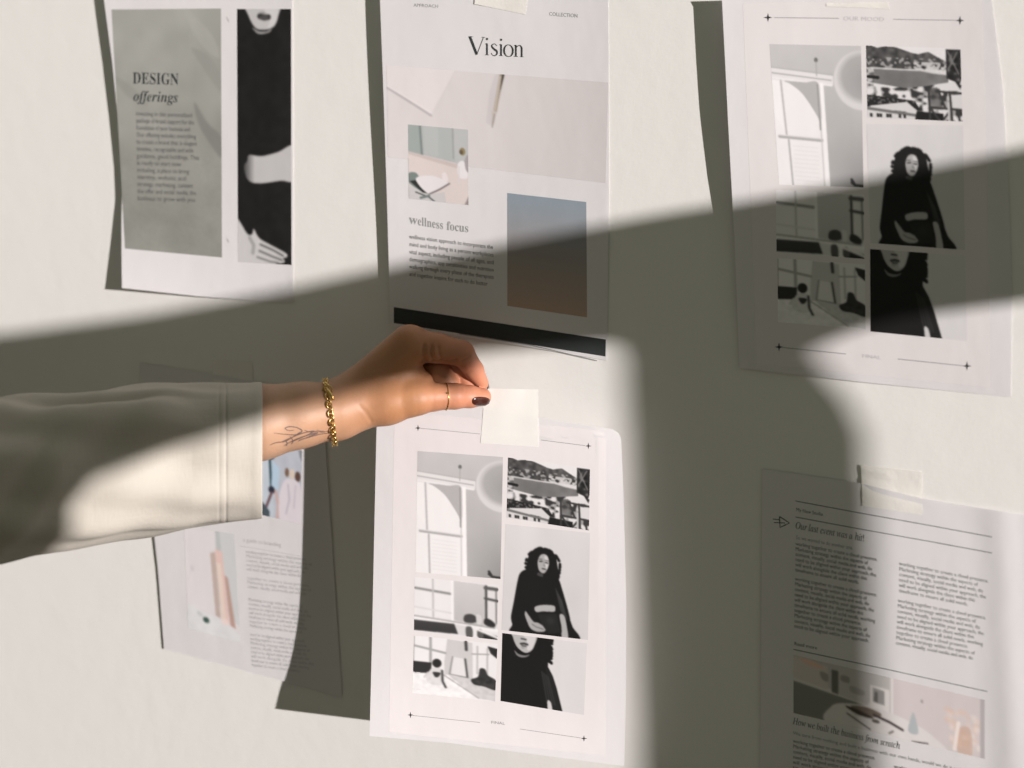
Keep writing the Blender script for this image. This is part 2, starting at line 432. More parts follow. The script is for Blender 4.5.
def pic_closeup():       # lower face, dark top and cape
    c = Canvas(150, 140, 214)
    c.grad(215, 209)
    K = 16
    c.poly([(0, 0), (.56, 0), (.555, .05), (.58, .12), (.57, .2), (.60, .27), (.55, .33), (.55, .40), (.61, .52), (.66, .68), (.74, 1), (0, 1)], K)
    for k in range(40): c.ell(.56+.03*random.random(), random.random()*.36, .018, .018, K)
    c.blob([(.12, -.05), (.13, .05), (.16, .14), (.2, .2), (.27, .245), (.33, .225), (.38, .14), (.395, -.05)], 178)
    c.blob([(.24, -.05), (.3, .1), (.3, .2), (.36, .17), (.39, -.04)], 214, .7)
    c.line([(.23, .05), (.28, .055)], 80, .012); c.line([(.225, .125), (.26, .115), (.30, .125)], 60, .014); c.line([(.24, .15), (.28, .152)], 95, .012); c.ell(.25, .18, .03, .02, 120, .6, .8)
    c.blob([(.15, .23), (.2, .275), (.28, .285), (.33, .26), (.3, .3), (.24, .32), (.18, .3)], 118)
    for k in range(4): c.line([(.48+.025*k, .48+.02*k), (.56+.03*k, .93)], 66, .007, .6)
    c.blob([(.56, .88), (.6, .9), (.62, 1.02), (.57, 1.02)], 200)
    c.blend((c.mask([(.52, .4), (.6, .5), (.72, 1), (.63, 1)])).astype(float), 40, .35)
    return c.out()

def pic_desk():          # wide room with windows over a desk
    c = Canvas(150, 100, 222)
    c.poly([(.44, 0), (.86, .03), (.84, .78), (.45, .72)], 186); c.grad(196, 160, m=c.mask([(.44, 0), (.82, .03), (.82, .75), (.45, .72)]), al=.7)
    c.poly([(0, .0), (.43, .0), (.45, .7), (0, .7)], 225); c.line([(0, .2), (.43, .25)], 120, .014); c.line([(.22, 0), (.23, .7)], 175, .01); c.line([(.45, 0), (.46, .72)], 236, .016)
    c.line([(0, .55), (.44, .6)], 205, .01)
    c.poly([(.83, .05), (.98, .07), (1, .8), (.85, .72)], 214); c.line([(.85, .05), (.86, .7)], 60, .014); c.line([(.97, .1), (.98, .7)], 110, .01); c.line([(.84, .27), (1, .3)], 60, .014); c.line([(.84, .08), (.98, .09)], 70, .02)
    c.blob([(.6, .62), (.66, .58), (.72, .6), (.76, .68), (.7, .74), (.6, .73)], 46); c.blob([(.84, .64), (.9, .64), (.97, .72), (.94, .78), (.84, .74)], 30)
    c.blob([(.74, .58), (.8, .6), (.8, .74), (.75, .74)], 200)
    c.poly([(0, .715), (1, .80), (1, .86), (0, .775)], 235); c.line([(0, .715), (.96, .79)], 140, .008)
    c.poly([(.0, .79), (.48, .79), (.53, .97), (.0, .985)], 42); c.grad(120, 25, m=c.mask([(.0, .79), (.48, .79), (.53, .97), (.0, .985)]), al=.4)
    c.poly([(.48, .79), (.65, .81), (.65, 1), (.53, .98)], 205); c.blob([(.62, .83), (.69, .82), (.7, 1), (.63, 1)], 66); c.blob([(.76, .84), (.82, .86), (.83, 1.0), (.76, .98)], 66)
    c.poly([(.83, .87), (1, .93), (1, 1), (.83, 1)], 26); c.line([(.7, .82), (1, .96)], 225, .014)
    return c.out(.85, 5)

def pic_floor():         # person reading on the floor of a studio
    c = Canvas(150, 130, 226)
    c.poly([(.36, .0), (.7, .03), (.72, .66), (.38, .62)], 190)
    c.poly([(0, 0), (.4, 0), (.36, .6), (0, .5)], 228); c.line([(0, .17), (.38, .25)], 150, .016); c.line([(.2, 0), (.21, .5)], 150, .016); c.line([(0, .02), (0, .6)], 150, .01)
    c.poly([(.0, .44), (.22, .44), (.22, .62), (.0, .64)], 30)
    c.poly([(.47, .3), (.62, .32), (.64, .62), (.46, .61)], 216); c.line([(.47, .3), (.44, .6)], 120, .008); c.line([(.62, .32), (.655, .63)], 60, .012); c.line([(.44, .61), (.66, .64)], 90, .01); c.line([(.62, .02), (.63, .16)], 50, .018)
    c.poly([(.7, .06), (1, .1), (1, .6), (.72, .58)], 225); c.line([(.76, .08), (.77, .55)], 170, .01); c.line([(.88, .1), (.89, .58)], 170, .01); c.line([(.7, .22), (.9, .2)], 150, .01)
    c.poly([(.88, .06), (1, .09), (1, .26), (.92, .18)], 26)
    c.poly([(.0, .64), (.45, .62), (.8, .98), (.0, 1)], 232); c.poly([(.4, .6), (1, .7), (1, 1), (.78, .97)], 192)
    c.line([(.36, .62), (.8, .97)], 150, .008)
    c.blob([(.2, .58), (.24, .52), (.33, .52), (.36, .6), (.36, .8), (.2, .8), (.16, .68)], 205); c.blob([(.24, .6), (.33, .6), (.31, .67), (.27, .68)], 40)
    c.ell(.285, .44, .055, .075, 24); c.line([(.35, .56), (.36, .74), (.4, .84)], 60, .014); c.line([(.18, .62), (.14, .7)], 190, .014)
    c.blob([(.7, .66), (.78, .6), (.8, .46), (.86, .46), (.9, .56), (1.0, .64), (1, .8), (.86, .76), (.74, .74)], 34)
    c.noise(30, 26, c.v > .62, 9)
    return c.out(.85, 5)

def pic_figure():        # black figure with bare midriff and hand (design sheet)
    c = Canvas(90, 380, 18)
    m = np.clip((c.u-.6)*1.5, 0, 1); c.blend(m, 34, .5); c.noise(10, 8, None, 4)
    c.blob([(.16, -.03), (.22, .03), (.34, .075), (.5, .083), (.68, .07), (.76, .03), (.77, -.03)], 188)
    c.blob([(.5, .0), (.6, .05), (.55, .08), (.7, .06), (.76, .0)], 214, .6)
    c.ell(.47, .022, .10, .012, 96, .8, .8); c.line([(.42, .03), (.5, .036), (.58, .033)], 40, .045); c.ell(.5, .035, .09, .008, 70)
    c.blob([(.28, .072), (.4, .088), (.55, .088), (.64, .078), (.6, .092), (.46, .1), (.36, .095)], 150)
    c.blob([(.18, .60), (.22, .575), (.45, .578), (.75, .56), (1.05, .535), (1.05, .665), (.8, .672), (.45, .685), (.25, .682), (.16, .66), (.12, .62)], 190)
    m = np.clip((.32-c.u)/.2, 0, 1)*((c.v > .55) & (c.v < .7)); c.blend(m, 20, .75)
    c.blob([(-.05, .83), (.03, .835), (.18, .885), (.27, .885), (.30, .865), (.40, .90), (.62, .925), (.9, .955), (.9, .97), (.84, .975), (.87, .985), (.8, .995), (.3, 1.01), (-.05, .99)], 196)
    c.line([(.42, .925), (.66, .945), (.84, .965)], 90, .016); c.line([(.4, .95), (.62, .968), (.82, .982)], 100, .016); c.line([(.22, .9), (.3, .93), (.28, .96)], 130, .03, .6); c.line([(.36, .975), (.6, .99), (.75, .993)], 110, .014)
    return c.out(1.0, 5)

def pic_tablet():        # pale desk scene: open book, vase (small colour picture)
    c = Canvas(110, 140, (214, 196, 190))
    c.poly([(0, 0), (1, 0), (1, .48), (.8, .46), (0, .36)], (160, 172, 170)); c.poly([(0, 0), (.2, 0), (.22, .39), (0, .36)], (138, 156, 152))
    c.line([(.2, 0), (.23, .4)], (105, 122, 120), .02); c.line([(.74, 0), (.75, .4)], (142, 150, 150), .015); c.poly([(.26, .0), (.5, 0), (.5, .4), (.28, .38)], (170, 180, 178), .6)
    c.poly([(.76, 0), (1, 0), (1, .5), (.78, .48)], (176, 180, 182), .6)
    c.poly([(0, .4), (1, .56), (1, .5), (0, .36)], (196, 176, 170))
    c.blob([(.0, .66), (.12, .64), (.2, .72), (.32, .88), (.26, .9), (.0, .78)], (96, 118, 112)); c.poly([(.02, .76), (.12, .74), (.3, .89), (.24, .9)], (28, 32, 32))
    c.blob([(.12, .72), (.4, .66), (.66, .74), (.5, .82), (.32, .9)], (220, 216, 220)); c.line([(.34, .91), (.52, .83), (.68, .74)], (96, 84, 88), .012)
    c.poly([(.0, .8), (.3, .92), (.6, .86), (.62, 1), (0, 1)], (184, 186, 188), .8); c.line([(.12, .9), (.34, .95), (.43, 1)], (60, 72, 72), .012); c.line([(.2, .97), (.34, .93)], (90, 110, 108), .02)
    c.blob([(.82, .48), (.9, .42), (.97, .5), (.98, .64), (.84, .64)], (222, 220, 224)); c.ell(.9, .3, .05, .05, (140, 116, 60)); c.ell(.88, .31, .03, .03, (90, 70, 40)); c.blob([(.94, .4), (1, .34), (1, .56), (.95, .52)], (150, 142, 146))
    c.line([(.84, .5), (.84, .72)], (206, 200, 204), .01); c.blob([(.56, .62), (.62, .6), (.66, .7), (.58, .72)], (226, 214, 214))
    c.poly([(.93, 1), (1, .88), (1, 1)], (140, 120, 120))
    return c.out(.85, 3, .6)

def pic_flatlay():       # large pale picture: envelope flap and a pen
    c = Canvas(300, 150, (213, 204, 204))
    c.grad((214, 206, 205), (202, 195, 195), 'u')
    c.poly([(0, 0), (.31, 0), (.2, .48), (0, .23)], (222, 212, 212)); c.line([(0, .24), (.2, .5)], (176, 168, 170), .006); c.line([(0, .22), (.2, .47)], (228, 220, 220), .004)
    c.line([(.31, .0), (.21, .5)], (206, 198, 198), .002)
    c.line([(.505, .04), (.485, .2), (.47, .5)], (190, 182, 184), .02, .6)
    c.poly([(.51, .0), (.527, .0), (.498, .40), (.484, .38)], (160, 140, 112)); c.poly([(.522, .0), (.532, .0), (.512, .2), (.506, .3)], (46, 36, 26)); c.line([(.513, .03), (.49, .38)], (214, 200, 176), .002)
    c.poly([(.478, .38), (.498, .40), (.488, .5), (.477, .56), (.475, .5)], (190, 178, 164)); c.line([(.488, .42), (.478, .56)], (110, 100, 92), .0015)
    return c.out(.9, 3, .55)

def pic_sunset():
    c = Canvas(60, 90, 128)
    t = c.v[..., None]; a, b, d = np.array([122, 148, 168.]), np.array([150, 142, 140.]), np.array([196, 152, 122.])
    c.a[:] = np.where(t < .5, a+(b-a)*t*2, b+(d-b)*(t-.5)*2)
    return c.out(1.0, 2, .55)

def pic_marble():        # grey stone background of the design sheet
    c = Canvas(110, 250, (150, 152, 146))
    c.grad((158, 160, 154), (134, 136, 129)); c.noise(4, 16, None, 2); c.noise(9, 10, None, 3); c.noise(60, 8, c.v > .6, 7)
    c.blob([(.74, .38), (.86, .46), (1, .52), (1, .60), (.9, .555), (.78, .47)], (120, 122, 117), .8)
    c.blob([(.72, .16), (.9, .2), (1, .28), (1, .34), (.84, .25)], (140, 142, 137), .7)
    c.blob([(.0, .28), (.2, .34), (.3, .4), (.1, .36)], (138, 140, 134), .6)
    c.blob([(.66, .0), (.9, .1), (.98, .2), (.8, .14)], (166, 168, 163), .5)
    return c.out()

def pic_shelf():         # wide pale interior with pictures, table, bottle, pampas grass
    c = Canvas(300, 90, (200, 194, 192))
    c.poly([(0, 0), (.5, .0), (.5, .62), (0, .45)], (186, 184, 182)); c.poly([(0, .42), (.5, .62), (.46, .98), (.0, 1)], (118, 119, 114)); c.poly([(0, .36), (.5, .55), (.5, .62), (0, .44)], (214, 211, 208))
    c.poly([(.0, .02), (.18, .07), (.18, .46), (0, .38)], (206, 196, 190)); c.blob([(.03, .02), (.12, .04), (.16, .12), (.08, .12)], (222, 186, 168)); c.blob([(.14, .18), (.18, .2), (.18, .32), (.15, .3)], (150, 146, 142))
    c.poly([(.2, .1), (.235, .1), (.235, .5), (.2, .48)], (96, 96, 92))
    c.poly([(.24, .1), (.39, .15), (.39, .56), (.24, .5)], (188, 186, 183)); c.blob([(.25, .16), (.29, .16), (.29, .26), (.25, .25)], (140, 138, 134)); c.blob([(.3, .3), (.37, .34), (.36, .42), (.3, .4)], (158, 156, 152))
    c.poly([(.4, .2), (.5, .22), (.5, .6), (.4, .58)], (226, 222, 220)); c.poly([(.415, .24), (.475, .26), (.475, .5), (.415, .48)], (146, 144, 142)); c.poly([(.425, .3), (.44, .3), (.44, .48), (.42, .46)], (92, 90, 88))
    c.poly([(.52, .0), (1, 0), (1, 1), (.52, .8)], (203, 195, 195)); c.line([(.515, 0), (.515, .7)], (228, 224, 222), .006)
    c.blob([(.2, .72), (.3, .6), (.45, .58), (.62, .68), (.74, .85), (.76, 1.05), (.2, 1.05)], (216, 212, 211))
    c.blob([(.3, .64), (.38, .6), (.46, .66), (.42, .74), (.34, .7)], (110, 98, 88)); c.blob([(.27, .66), (.34, .68), (.42, .76), (.34, .76)], (56, 48, 42))
    c.line([(.42, .7), (.5, .76), (.57, .84)], (52, 46, 44), .006); c.line([(.28, .78), (.4, .96)], (60, 56, 54), .003); c.ell(.43, .8, .02, .03, (80, 74, 70)); c.line([(.5, .95), (.52, .9)], (90, 86, 84), .004)
    c.blob([(.61, .62), (.625, .5), (.64, .62), (.65, .84), (.6, .84)], (168, 176, 180)); c.line([(.62, 1.0), (.7, .97)], (70, 66, 66), .004)
    for k in range(46):
        x = .8+random.random()*.17; y = .3+random.random()*.6; c.ell(x, y, .012+.02*random.random(), .07, [(224, 200, 188), (214, 184, 166), (232, 220, 214)][k % 3], .6, .8)
    c.blob([(.86, .6), (.92, .56), (.93, 1), (.86, 1)], (190, 148, 122), .5); c.line([(.84, .95), (.86, .5)], (236, 224, 218), .01)
    c.ell(.67, .28, .006, .03, (140, 132, 132)); c.line([(.985, 0), (.985, 1)], (170, 166, 168), .012)
    return c.out(.9, 4)

def pic_friends():       # figures in pale blue and white
    c = Canvas(70, 120, (178, 186, 198))
    c.poly([(0, 0), (.3, 0), (.3, 1), (0, 1)], (186, 200, 212)); c.noise(8, 14, None, 3)
    c.ell(.25, .12, .075, .085, (24, 32, 40)); c.line([(.2, .2), (.22, .4), (.24, .6)], (38, 60, 70), .03); c.poly([(.26, .22), (.45, .3), (.42, .62), (.24, .6)], (172, 200, 222))
    c.ell(.25, .62, .08, .05, (26, 30, 42)); c.line([(.25, .66), (.12, .86)], (88, 58, 62), .03); c.line([(.35, .62), (.42, .8), (.4, 1)], (196, 160, 152), .03)
    c.poly([(0, .8), (.2, .92), (.2, 1), (0, 1)], (54, 66, 74))
    c.ell(.63, .34, .05, .06, (104, 76, 58)); c.ell(.9, .37, .07, .07, (74, 52, 42)); c.ell(.76, .35, .06, .07, (214, 196, 176))
    c.blob([(.55, .48), (.7, .42), (.95, .46), (1.02, .7), (1.0, 1.04), (.5, 1.04), (.44, .7)], (214, 208, 216)); c.line([(.66, .5), (.7, .7), (.62, .9)], (180, 176, 188), .02); c.line([(.85, .5), (.82, .8)], (190, 184, 194), .02)
    c.poly([(.9, .0), (1, 0), (1, .16), (.94, .1)], (120, 124, 132))
    return c.out(.85, 5)

def pic_candles():       # pale marble and rose taper candles
    c = Canvas(80, 160, (206, 202, 204))
    c.poly([(.62, 0), (1, 0), (1, .85), (.62, .7)], (176, 182, 184)); c.poly([(.62, 0), (.7, 0), (.72, .25), (.62, .24)], (152, 160, 160))
    c.poly([(.5, .22), (.6, .2), (.64, .82), (.55, .8)], (160, 138, 128)); c.poly([(.6, .17), (.74, .19), (.8, .86), (.66, .84)], (208, 166, 156)); c.poly([(.62, .3), (.7, .3), (.74, .84), (.66, .84)], (214, 190, 172)); c.poly([(.76, .4), (.82, .42), (.92, .88), (.82, .86)], (150, 112, 98))
    c.poly([(0, .76), (.6, .82), (1, .92), (1, 1), (0, 1)], (202, 206, 207)); c.noise(10, 18, c.v > .75, 5)
    c.ell(.36, .87, .06, .028, (22, 40, 34)); c.blob([(.2, .8), (.3, .82), (.28, .85), (.2, .84)], (170, 178, 178)); c.ell(.72, .84, .07, .03, (222, 196, 188)); c.ell(.13, .4, .03, .03, (180, 176, 180)); c.line([(.02, .55), (.13, .38)], (196, 190, 194), .01)
    return c.out(.62, 5)

# ---------------------------------------------------------------- helper: shadow offset -> lift
def star(s, x, y, r=4.0, name='star_mark'):
    pts = []
    for k in range(8):
        a = k*math.pi/4; q = r if k % 2 == 0 else r*.28
        pts.append((x+q*math.cos(a), y+q*math.sin(a)))
    return s.poly(pts, name, M['ink'])
def swap(pts): return [(y, x) for x, y in pts]
sm = lambda t: t*t*(3-2*t)

# ---------------------------------------------------------------- design sheet (top left)
p1 = Sheet(swap([(103, -14), (104, 0), (112, 60), (118, 120), (122.5, 175), (121.5, 215), (121.5, 250), (122, 288)]),
           swap([(292, -14), (292.5, 0), (293, 100), (293.5, 303)]),
           [(103, -14), (292, -14)], [(122, 288), (200, 296.5), (293.5, 303.5)],
           lambda s, t: .8+(1-s)**1.6*(np.interp(t, [0, .4, .6, .72, .85, 1], [8, 7, 5.5, 6, 9, 13.5])-.8)+.4*np.sin(7*t+3*s)*(1-s)).build(
    'white printed sheet with a grey DESIGN offerings panel beside a tall black figure photo')
p1.raster([(111.5, 9.5), (221, 8.5), (222, 257.5), (125, 248.5)], pic_marble(), label='grey marbled panel')
p1.raster([(237, 9), (291, 9), (291.5, 265), (238, 262)], pic_figure(), label='tall black and white photo of a dark clothed figure')
o = p1.text([(serif('DESIGN'), 132.5, 83.5, 178.5, .03, 16.5)], 'heading_text', M['ink'], .16)
p1.text([(bolditalic('offerings'), 133.5, 101, 178, .03, 15)], 'heading_text', M['ink'], .15)
tx = ['investing in this personalised', 'package of brand support for the', 'foundation of your business and', 'Our offering includes everything', 'to create a brand that is elegant', 'timeless, recognisable and with', 'guidance, good holdings. This', 'is ready to start now', 'including, a place to bring', 'identity, website and', 'strategy, marketing, content', 'the offer and social media, the', 'business to grow with you']
xe = [192, 194, 190, 196, 197, 193, 199, 181, 189, 186, 193, 196, 195]
p1.text([(t, 136+.12*k, 115.5+7.05*k, xe[k], .035, 6.6) for k, t in enumerate(tx)], 'body_text', M['text_ink'], .15)
for ln in (('OUR', 226.5, 19, 229, 1.5, 4), ('WAY', 226.5, 240, 229, 1.5, 4)): p1.text([ln], 'margin_text', M['grey_ink'], .15)

# ---------------------------------------------------------------- vision sheet (top centre)
p2 = Sheet(swap([(380, -14), (380, 0), (383, 80), (387, 200), (390.5, 326)]),
           swap([(608, -14), (608.5, 0), (609, 100), (609, 200), (607, 360)]),
           [(380, -14), (608, -14)], [(390.5, 326), (460, 336), (540, 349), (607, 360.5)],
           lambda s, t: .8+(1-s)**1.7*(8.0-2.2*t)+.5*np.sin(6*t+4*s)).build(
    'white printed sheet headed Vision with a blue to peach gradient block and a black bar')
p2.raster([(386.5, 65.5), (608.3, 82.5), (605.5, 183), (388, 157)], pic_flatlay(), label='pale photo of an envelope and a pen')
p2.raster([(408, 124.5), (468, 129.7), (468.5, 205), (409, 198.5)], pic_tablet(), lift=.14, label='small photo of an open book on a desk')
p2.raster([(507.3, 193), (586.3, 202), (587, 317.3), (507.3, 305.8)], pic_sunset(), name='gradient_block', label='blue to peach gradient block')
p2.poly([(393.8, 307), (605.8, 339.5), (605.5, 356.5), (393.8, 323)], 'black_bar', M['ink'], nsub=20)
p2.quads([([(459, 333.8), (530, 345), (597, 357.2+3.5)], .45)], 'rule_line', M['grey_ink'])
for ln in (('APPROACH', 413.5, 6.6, 438, .05, 4.6), ('COLLECTION', 549, 15.6, 577.5, .07, 5.4)): p2.text([ln], 'margin_text', M['grey_ink'])
# "Vision", drawn stroke by stroke with thick and thin contrast
def vstroke(pts, hw, x0, y0, sc, slope=.055):
    P = catmull(pts, 6) if len(pts) > 2 else np.array(pts, float)
    h = np.interp(np.linspace(0, 1, len(P)), np.linspace(0, 1, len(hw)), hw)
    X = x0+P[:, 0]*sc; Y = y0-P[:, 1]*sc+P[:, 0]*sc*slope
    return np.stack([X, Y], 1), h*sc
def ring_strokes(cx, cy, rx, ry, thick, thin):
    a = np.linspace(0, 2*math.pi, 33); P = [(cx+rx*math.cos(t), cy+ry*math.sin(t)) for t in a]
    return P, [thin+(thick-thin)*abs(math.cos(t))**1.5 for t in a]
SC = 17.6; X0, Y0 = 469.4, 54.2; G = []
def st_(pts, hw): G.append(vstroke(pts, hw, X0, Y0, SC))
st_([(.02, 1.0), (.42, .0)], [.075, .075]); st_([(.42, .0), (.80, 1.0)], [.022, .022]); st_([(-.06, 1.0), (.2, 1.0)], [.016, .016]); st_([(.70, 1.0), (.9, 1.0)], [.016, .016])
def istem(x, h=.66):
    st_([(x, 0), (x, h)], [.052, .052]); st_([(x-.12, 0.015), (x+.12, .015)], [.015, .015]); st_([(x-.1, h-.04), (x, h)], [.02, .03])
istem(1.0); st_([(1.0, .86), (1.0, .98)], [.06, .06])
st_([(1.56, .56), (1.46, .655), (1.34, .64), (1.27, .52), (1.40, .37), (1.55, .26), (1.56, .1), (1.43, -.005), (1.30, .03), (1.24, .14)], [.02, .02, .03, .05, .06, .05, .03, .02, .02])
istem(1.80); st_([(1.80, .86), (1.80, .98)], [.06, .06])
P, h = ring_strokes(2.22, .32, .25, .335, .055, .018); G.append(vstroke(P, h, X0, Y0, SC))
istem(2.64)
st_([(2.66, .5), (2.76, .63), (2.88, .645), (2.96, .54), (2.97, .38), (2.97, 0)], [.018, .02, .03, .052, .052, .052]); st_([(2.87, .015), (3.08, .015)], [.015, .015])
p2.quads(G, 'heading_text', M['ink'])
p2.text([(serif('w'), 409, 223.2, 417.5, .17, 12.5), (serif('ellness'), 417.5, 225, 443, .17, 12.5), (serif('focus'), 446.5, 229.8, 468.3, .12, 12.5)], 'heading_text', M['grey_ink'])
ends = [493, 493.5, 493.5, 493.5, 493.5, 487.5]
ys = [236.8, 244.4, 252, 259.4, 266.6, 274.2]
for k, t in enumerate(['Wellness Vision approach to incorporate the', 'mental and body living is to person workplaces', 'That supports including people of all ages, and', 'demographic way sensitivities and nutrition', 'looking through every phase of the daylights', 'and together inspire for each to do better']):
    pass
p2.text([(t, 409.2, ys[k]+1.6, ends[k], .128, 6.0) for k, t in enumerate(['wellness vision approach to incorporate the', 'mind and body living as a person workplaces', 'vital aspect, including people of all ages, and', 'demographics, app sensitivities and nutrition', 'walking through every phase of the therapists', 'and together inspire for each to do better'])], 'body_text', M['text_ink'])

# ---------------------------------------------------------------- mood board sheets
PICS = dict(arch=pic_arch(), harbour=pic_harbour(), portrait=pic_portrait(), close=pic_closeup(), desk=pic_desk(), floor=pic_floor())
def moodboard(s, q, inner, tint):
    c = Canvas(30, 40, tint)
    tint = None
    s.raster(inner, c.out(), name='printed_panel', lift=.04, label='pale grey printed panel')
    for k, lb in (('arch', 'photo of an arched window and globe lamp'), ('harbour', 'photo of a harbour town below hills'), ('portrait', 'photo of a person in a dark cape'), ('close', 'close-up photo of a dark clothed person'), ('desk', 'photo of a desk under windows'), ('floor', 'photo of a person sitting on a studio floor')):
        s.raster(q[k], PICS[k], lift=.09, label=lb)
ROW = lambda t: {'a': 1}
p3 = Sheet(swap([(719, -5), (722, 0), (728, 120), (735, 250), (738, 330), (739.5, 368)]),
           swap([(991, -5), (992, 0), (1003, 90), (1008, 180), (1012, 300), (1011, 397)]),
           [(719, -5), (991, -5)], [(739.5, 368), (860, 382), (1011, 397)],
           lambda s, t: 1.0+(1-s)**1.8*np.interp(t, [0, .3, .48, .8, 1], [11.5, 10.5, 9, 4.5, 1.5])+.5*np.sin(6*t+5*s)).build(
    'large white mood board sheet at upper right, half shaded, with six black and white photos', nx=60)
moodboard(p3, dict(
    arch=[(769.5, 44), (861, 46), (863.5, 187.5), (779, 184.5)],
    harbour=[(866, 45.5), (960.5, 48.5), (962.5, 121.5), (867.5, 117.5)],
    portrait=[(866.5, 124), (963, 125.5), (965, 250), (870.5, 243)],
    close=[(870, 249), (965, 255.5), (967, 341), (870.5, 331.5)],
    desk=[(776, 190), (864, 194), (864.5, 259), (776.5, 252)],
    floor=[(777.5, 258), (865, 264.5), (865.5, 329.5), (778, 322)]),
    [(742.5, -4), (983, -4), (991, 388), (756.8, 364)], (220, 217, 217))
for x, y in ((768, 17.5), (960, 20.5), (779, 347), (967, 366)): star(p3, x, y, 4.6)
for ln in [([(774, 17.6), (839, 18.3)], .35), ([(893, 19.3), (956, 20.3)], .35), ([(783, 347.5), (846, 354)], .4), ([(898, 359), (963, 365.8)], .4)]: p3.quads([ln], 'rule_line', M['grey_ink'])
for ln in (('OUR MOOD', 843, 20.4, 884, .02, 6), ('FINAL', 862, 357.5, 881, .1, 5)): p3.text([ln], 'margin_text', M['faint_ink'])

W4P = np.interp(np.linspace(0, 1, 21), [0, .3, .6, .78, .9, 1], [7, 5.5, 6, 9, 14.5, 22])
W4P = np.convolve(np.pad(W4P, 2, 'edge'), np.ones(5)/5, 'valid')
def w4(s, t):
    # left edge hangs well clear of the wall, right edge lies close to it
    return 24+15*(1-s)+(1-s)**1.25*np.interp(t, np.linspace(0, 1, 21), W4P)+.8*np.sin(5*t+4*s)-1.2*np.clip(s-.9, 0, 1)/.1*(1-t)
p4 = Sheet(swap([(378.5, 397), (376.5, 430), (374.5, 520), (372, 640), (369.6, 736)]),
           swap([(617, 431), (621, 437), (623.5, 500), (626, 600), (625.5, 700), (624, 766)]),
           [(378.5, 397), (440, 403), (480, 407.5), (560, 421.5), (600, 427.5), (613, 429.5), (621, 435)], [(369.6, 736), (450, 743), (540, 755), (624, 766)], w4).build(
    'white mood board sheet with six black and white photos being taped up by the hand', nx=60)
moodboard(p4, dict(
    arch=[(417.5, 451), (503, 457), (500.5, 579), (415.5, 572)],
    harbour=[(508, 457.5), (590, 468.5), (589, 530.5), (506.5, 517.5)],
    portrait=[(505.5, 524), (590, 533), (588, 640), (501.5, 630)],
    close=[(502.3, 633), (587, 643.5), (584, 715), (500.5, 701)],
    desk=[(414.5, 577), (498.5, 585), (497.5, 640), (414, 630.5)],
    floor=[(414, 635.5), (497.5, 644), (495, 701.5), (412.5, 693)]),
    [(394.5, 411), (606, 431), (605.5, 755.5), (389, 732)], (226, 222, 222))
for x, y in ((418, 428), (588.4, 446), (410.5, 715), (584, 738.5)): star(p4, x, y, 3.2)
for ln in [([(421, 428.3), (480, 434)], .25), ([(541, 440), (585, 445.6)], .3), ([(413, 715.5), (480, 722.5)], .25), ([(520, 729), (581, 738)], .25)]: p4.quads([ln], 'rule_line', M['grey_ink'])
p4.text([('FINAL', 491, 723.5, 505, .1, 4)], 'margin_text', M['grey_ink'])

# ---------------------------------------------------------------- text sheet (lower right)
p5 = Sheet(swap([(762.5, 469), (761.5, 600), (760.3, 768), (759.5, 812)]), swap([(1043, 519), (1046, 700), (1048, 860)]),
           [(762.5, 469), (860, 483), (922, 498.5), (980, 508), (1024, 514.5), (1043, 518)], [(759.5, 812), (1048, 862)],
           lambda s, t: 1.4+.7*np.sin(4*s+3*t)+1.3*np.exp(-((s-.85-.05*t)/.06)**2)).build(
    'white sheet of two-column text at lower right with a wide interior photo across it')
for ln in [([(795.5, 501), (860, 513), (930, 525.5), (992, 537)], .38), ([(795.5, 517), (860, 529), (930, 541.5), (992, 553)], .38), ([(793.5, 649.4), (890, 670), (987, 691.5)], .38)]: p5.quads([ln], 'rule_line', M['text_ink'])
p5.text([('My New Studio', 796, 511, 823, .19, 5)], 'margin_text', M['ink'])
p5.text([(italic('Our last event was a hit!'), 795.5, 528.5, 864, .19, 10)], 'heading_text', M['ink'])
p5.text([('So we wanted to do another one.', 796, 539, 853, .19, 5.6)], 'margin_text', M['grey_ink'])
L1 = ['working together to create a cloud presence.', 'Marketing strategy within the aspects of', 'content, visually, social media and web, do', 'need to be aligned within your approach, the', 'will work alongside the client within this', 'timeframe to ensure all solid needs.']
L2 = ['working together to create a cloud presence.', 'Marketing strategy within the aspects of', 'content, visually, social media and web, do', 'need to be aligned within your approach, the', 'will work alongside the client within this', 'timeframe to ensure all solid needs, working', 'together to create a cloud presence.', 'Marketing strategy within the aspects of', 'content, visually, social media and web, do', 'need to be aligned within your approach.']
E1 = [877.5, 868, 872, 876, 867, 859]
E2 = [877, 867, 869, 874, 863, 875, 861, 867, 870, 869]
p5.text([(t, 795.5-.05*k, 545.2+5.25*k, E1[k], .195, 5.4) for k, t in enumerate(L1)]+[(t, 795-.1*k, 580.3+5.25*k, E2[k], .2, 5.4) for k, t in enumerate(L2)], 'body_text', M['text_ink'])
R1 = [988.5, 978, 983, 986, 975, 968]; R2 = [986, 976, 980, 984, 974, 983, 968, 975, 973]
p5.text([(t, 899.2-.05*k, 565+5.42*k, R1[k], .2, 5.4) for k, t in enumerate(L1)]+[(t, 898-.25*k, 602+5.3*k, R2[k], .2, 5.4) for k, t in enumerate(L2[:9])], 'body_text', M['grey_ink'])
p5.text([('Read more', 794, 645, 817, .2, 5)], 'margin_text', M['ink'])
p5.raster([(793.5, 655), (985, 700), (985, 759), (793.5, 713)], pic_shelf(), label='wide pale photo of an interior with a table, bottle and dried grass')
p5.text([(italic('How we built the business from scratch'), 793, 724, 900, .235, 9.5)], 'heading_text', M['ink'])
p5.text([('We care from nothing and built a business with our own hands, would we do it again?', 793, 734.5, 965, .22, 5.2)], 'margin_text', M['grey_ink'])
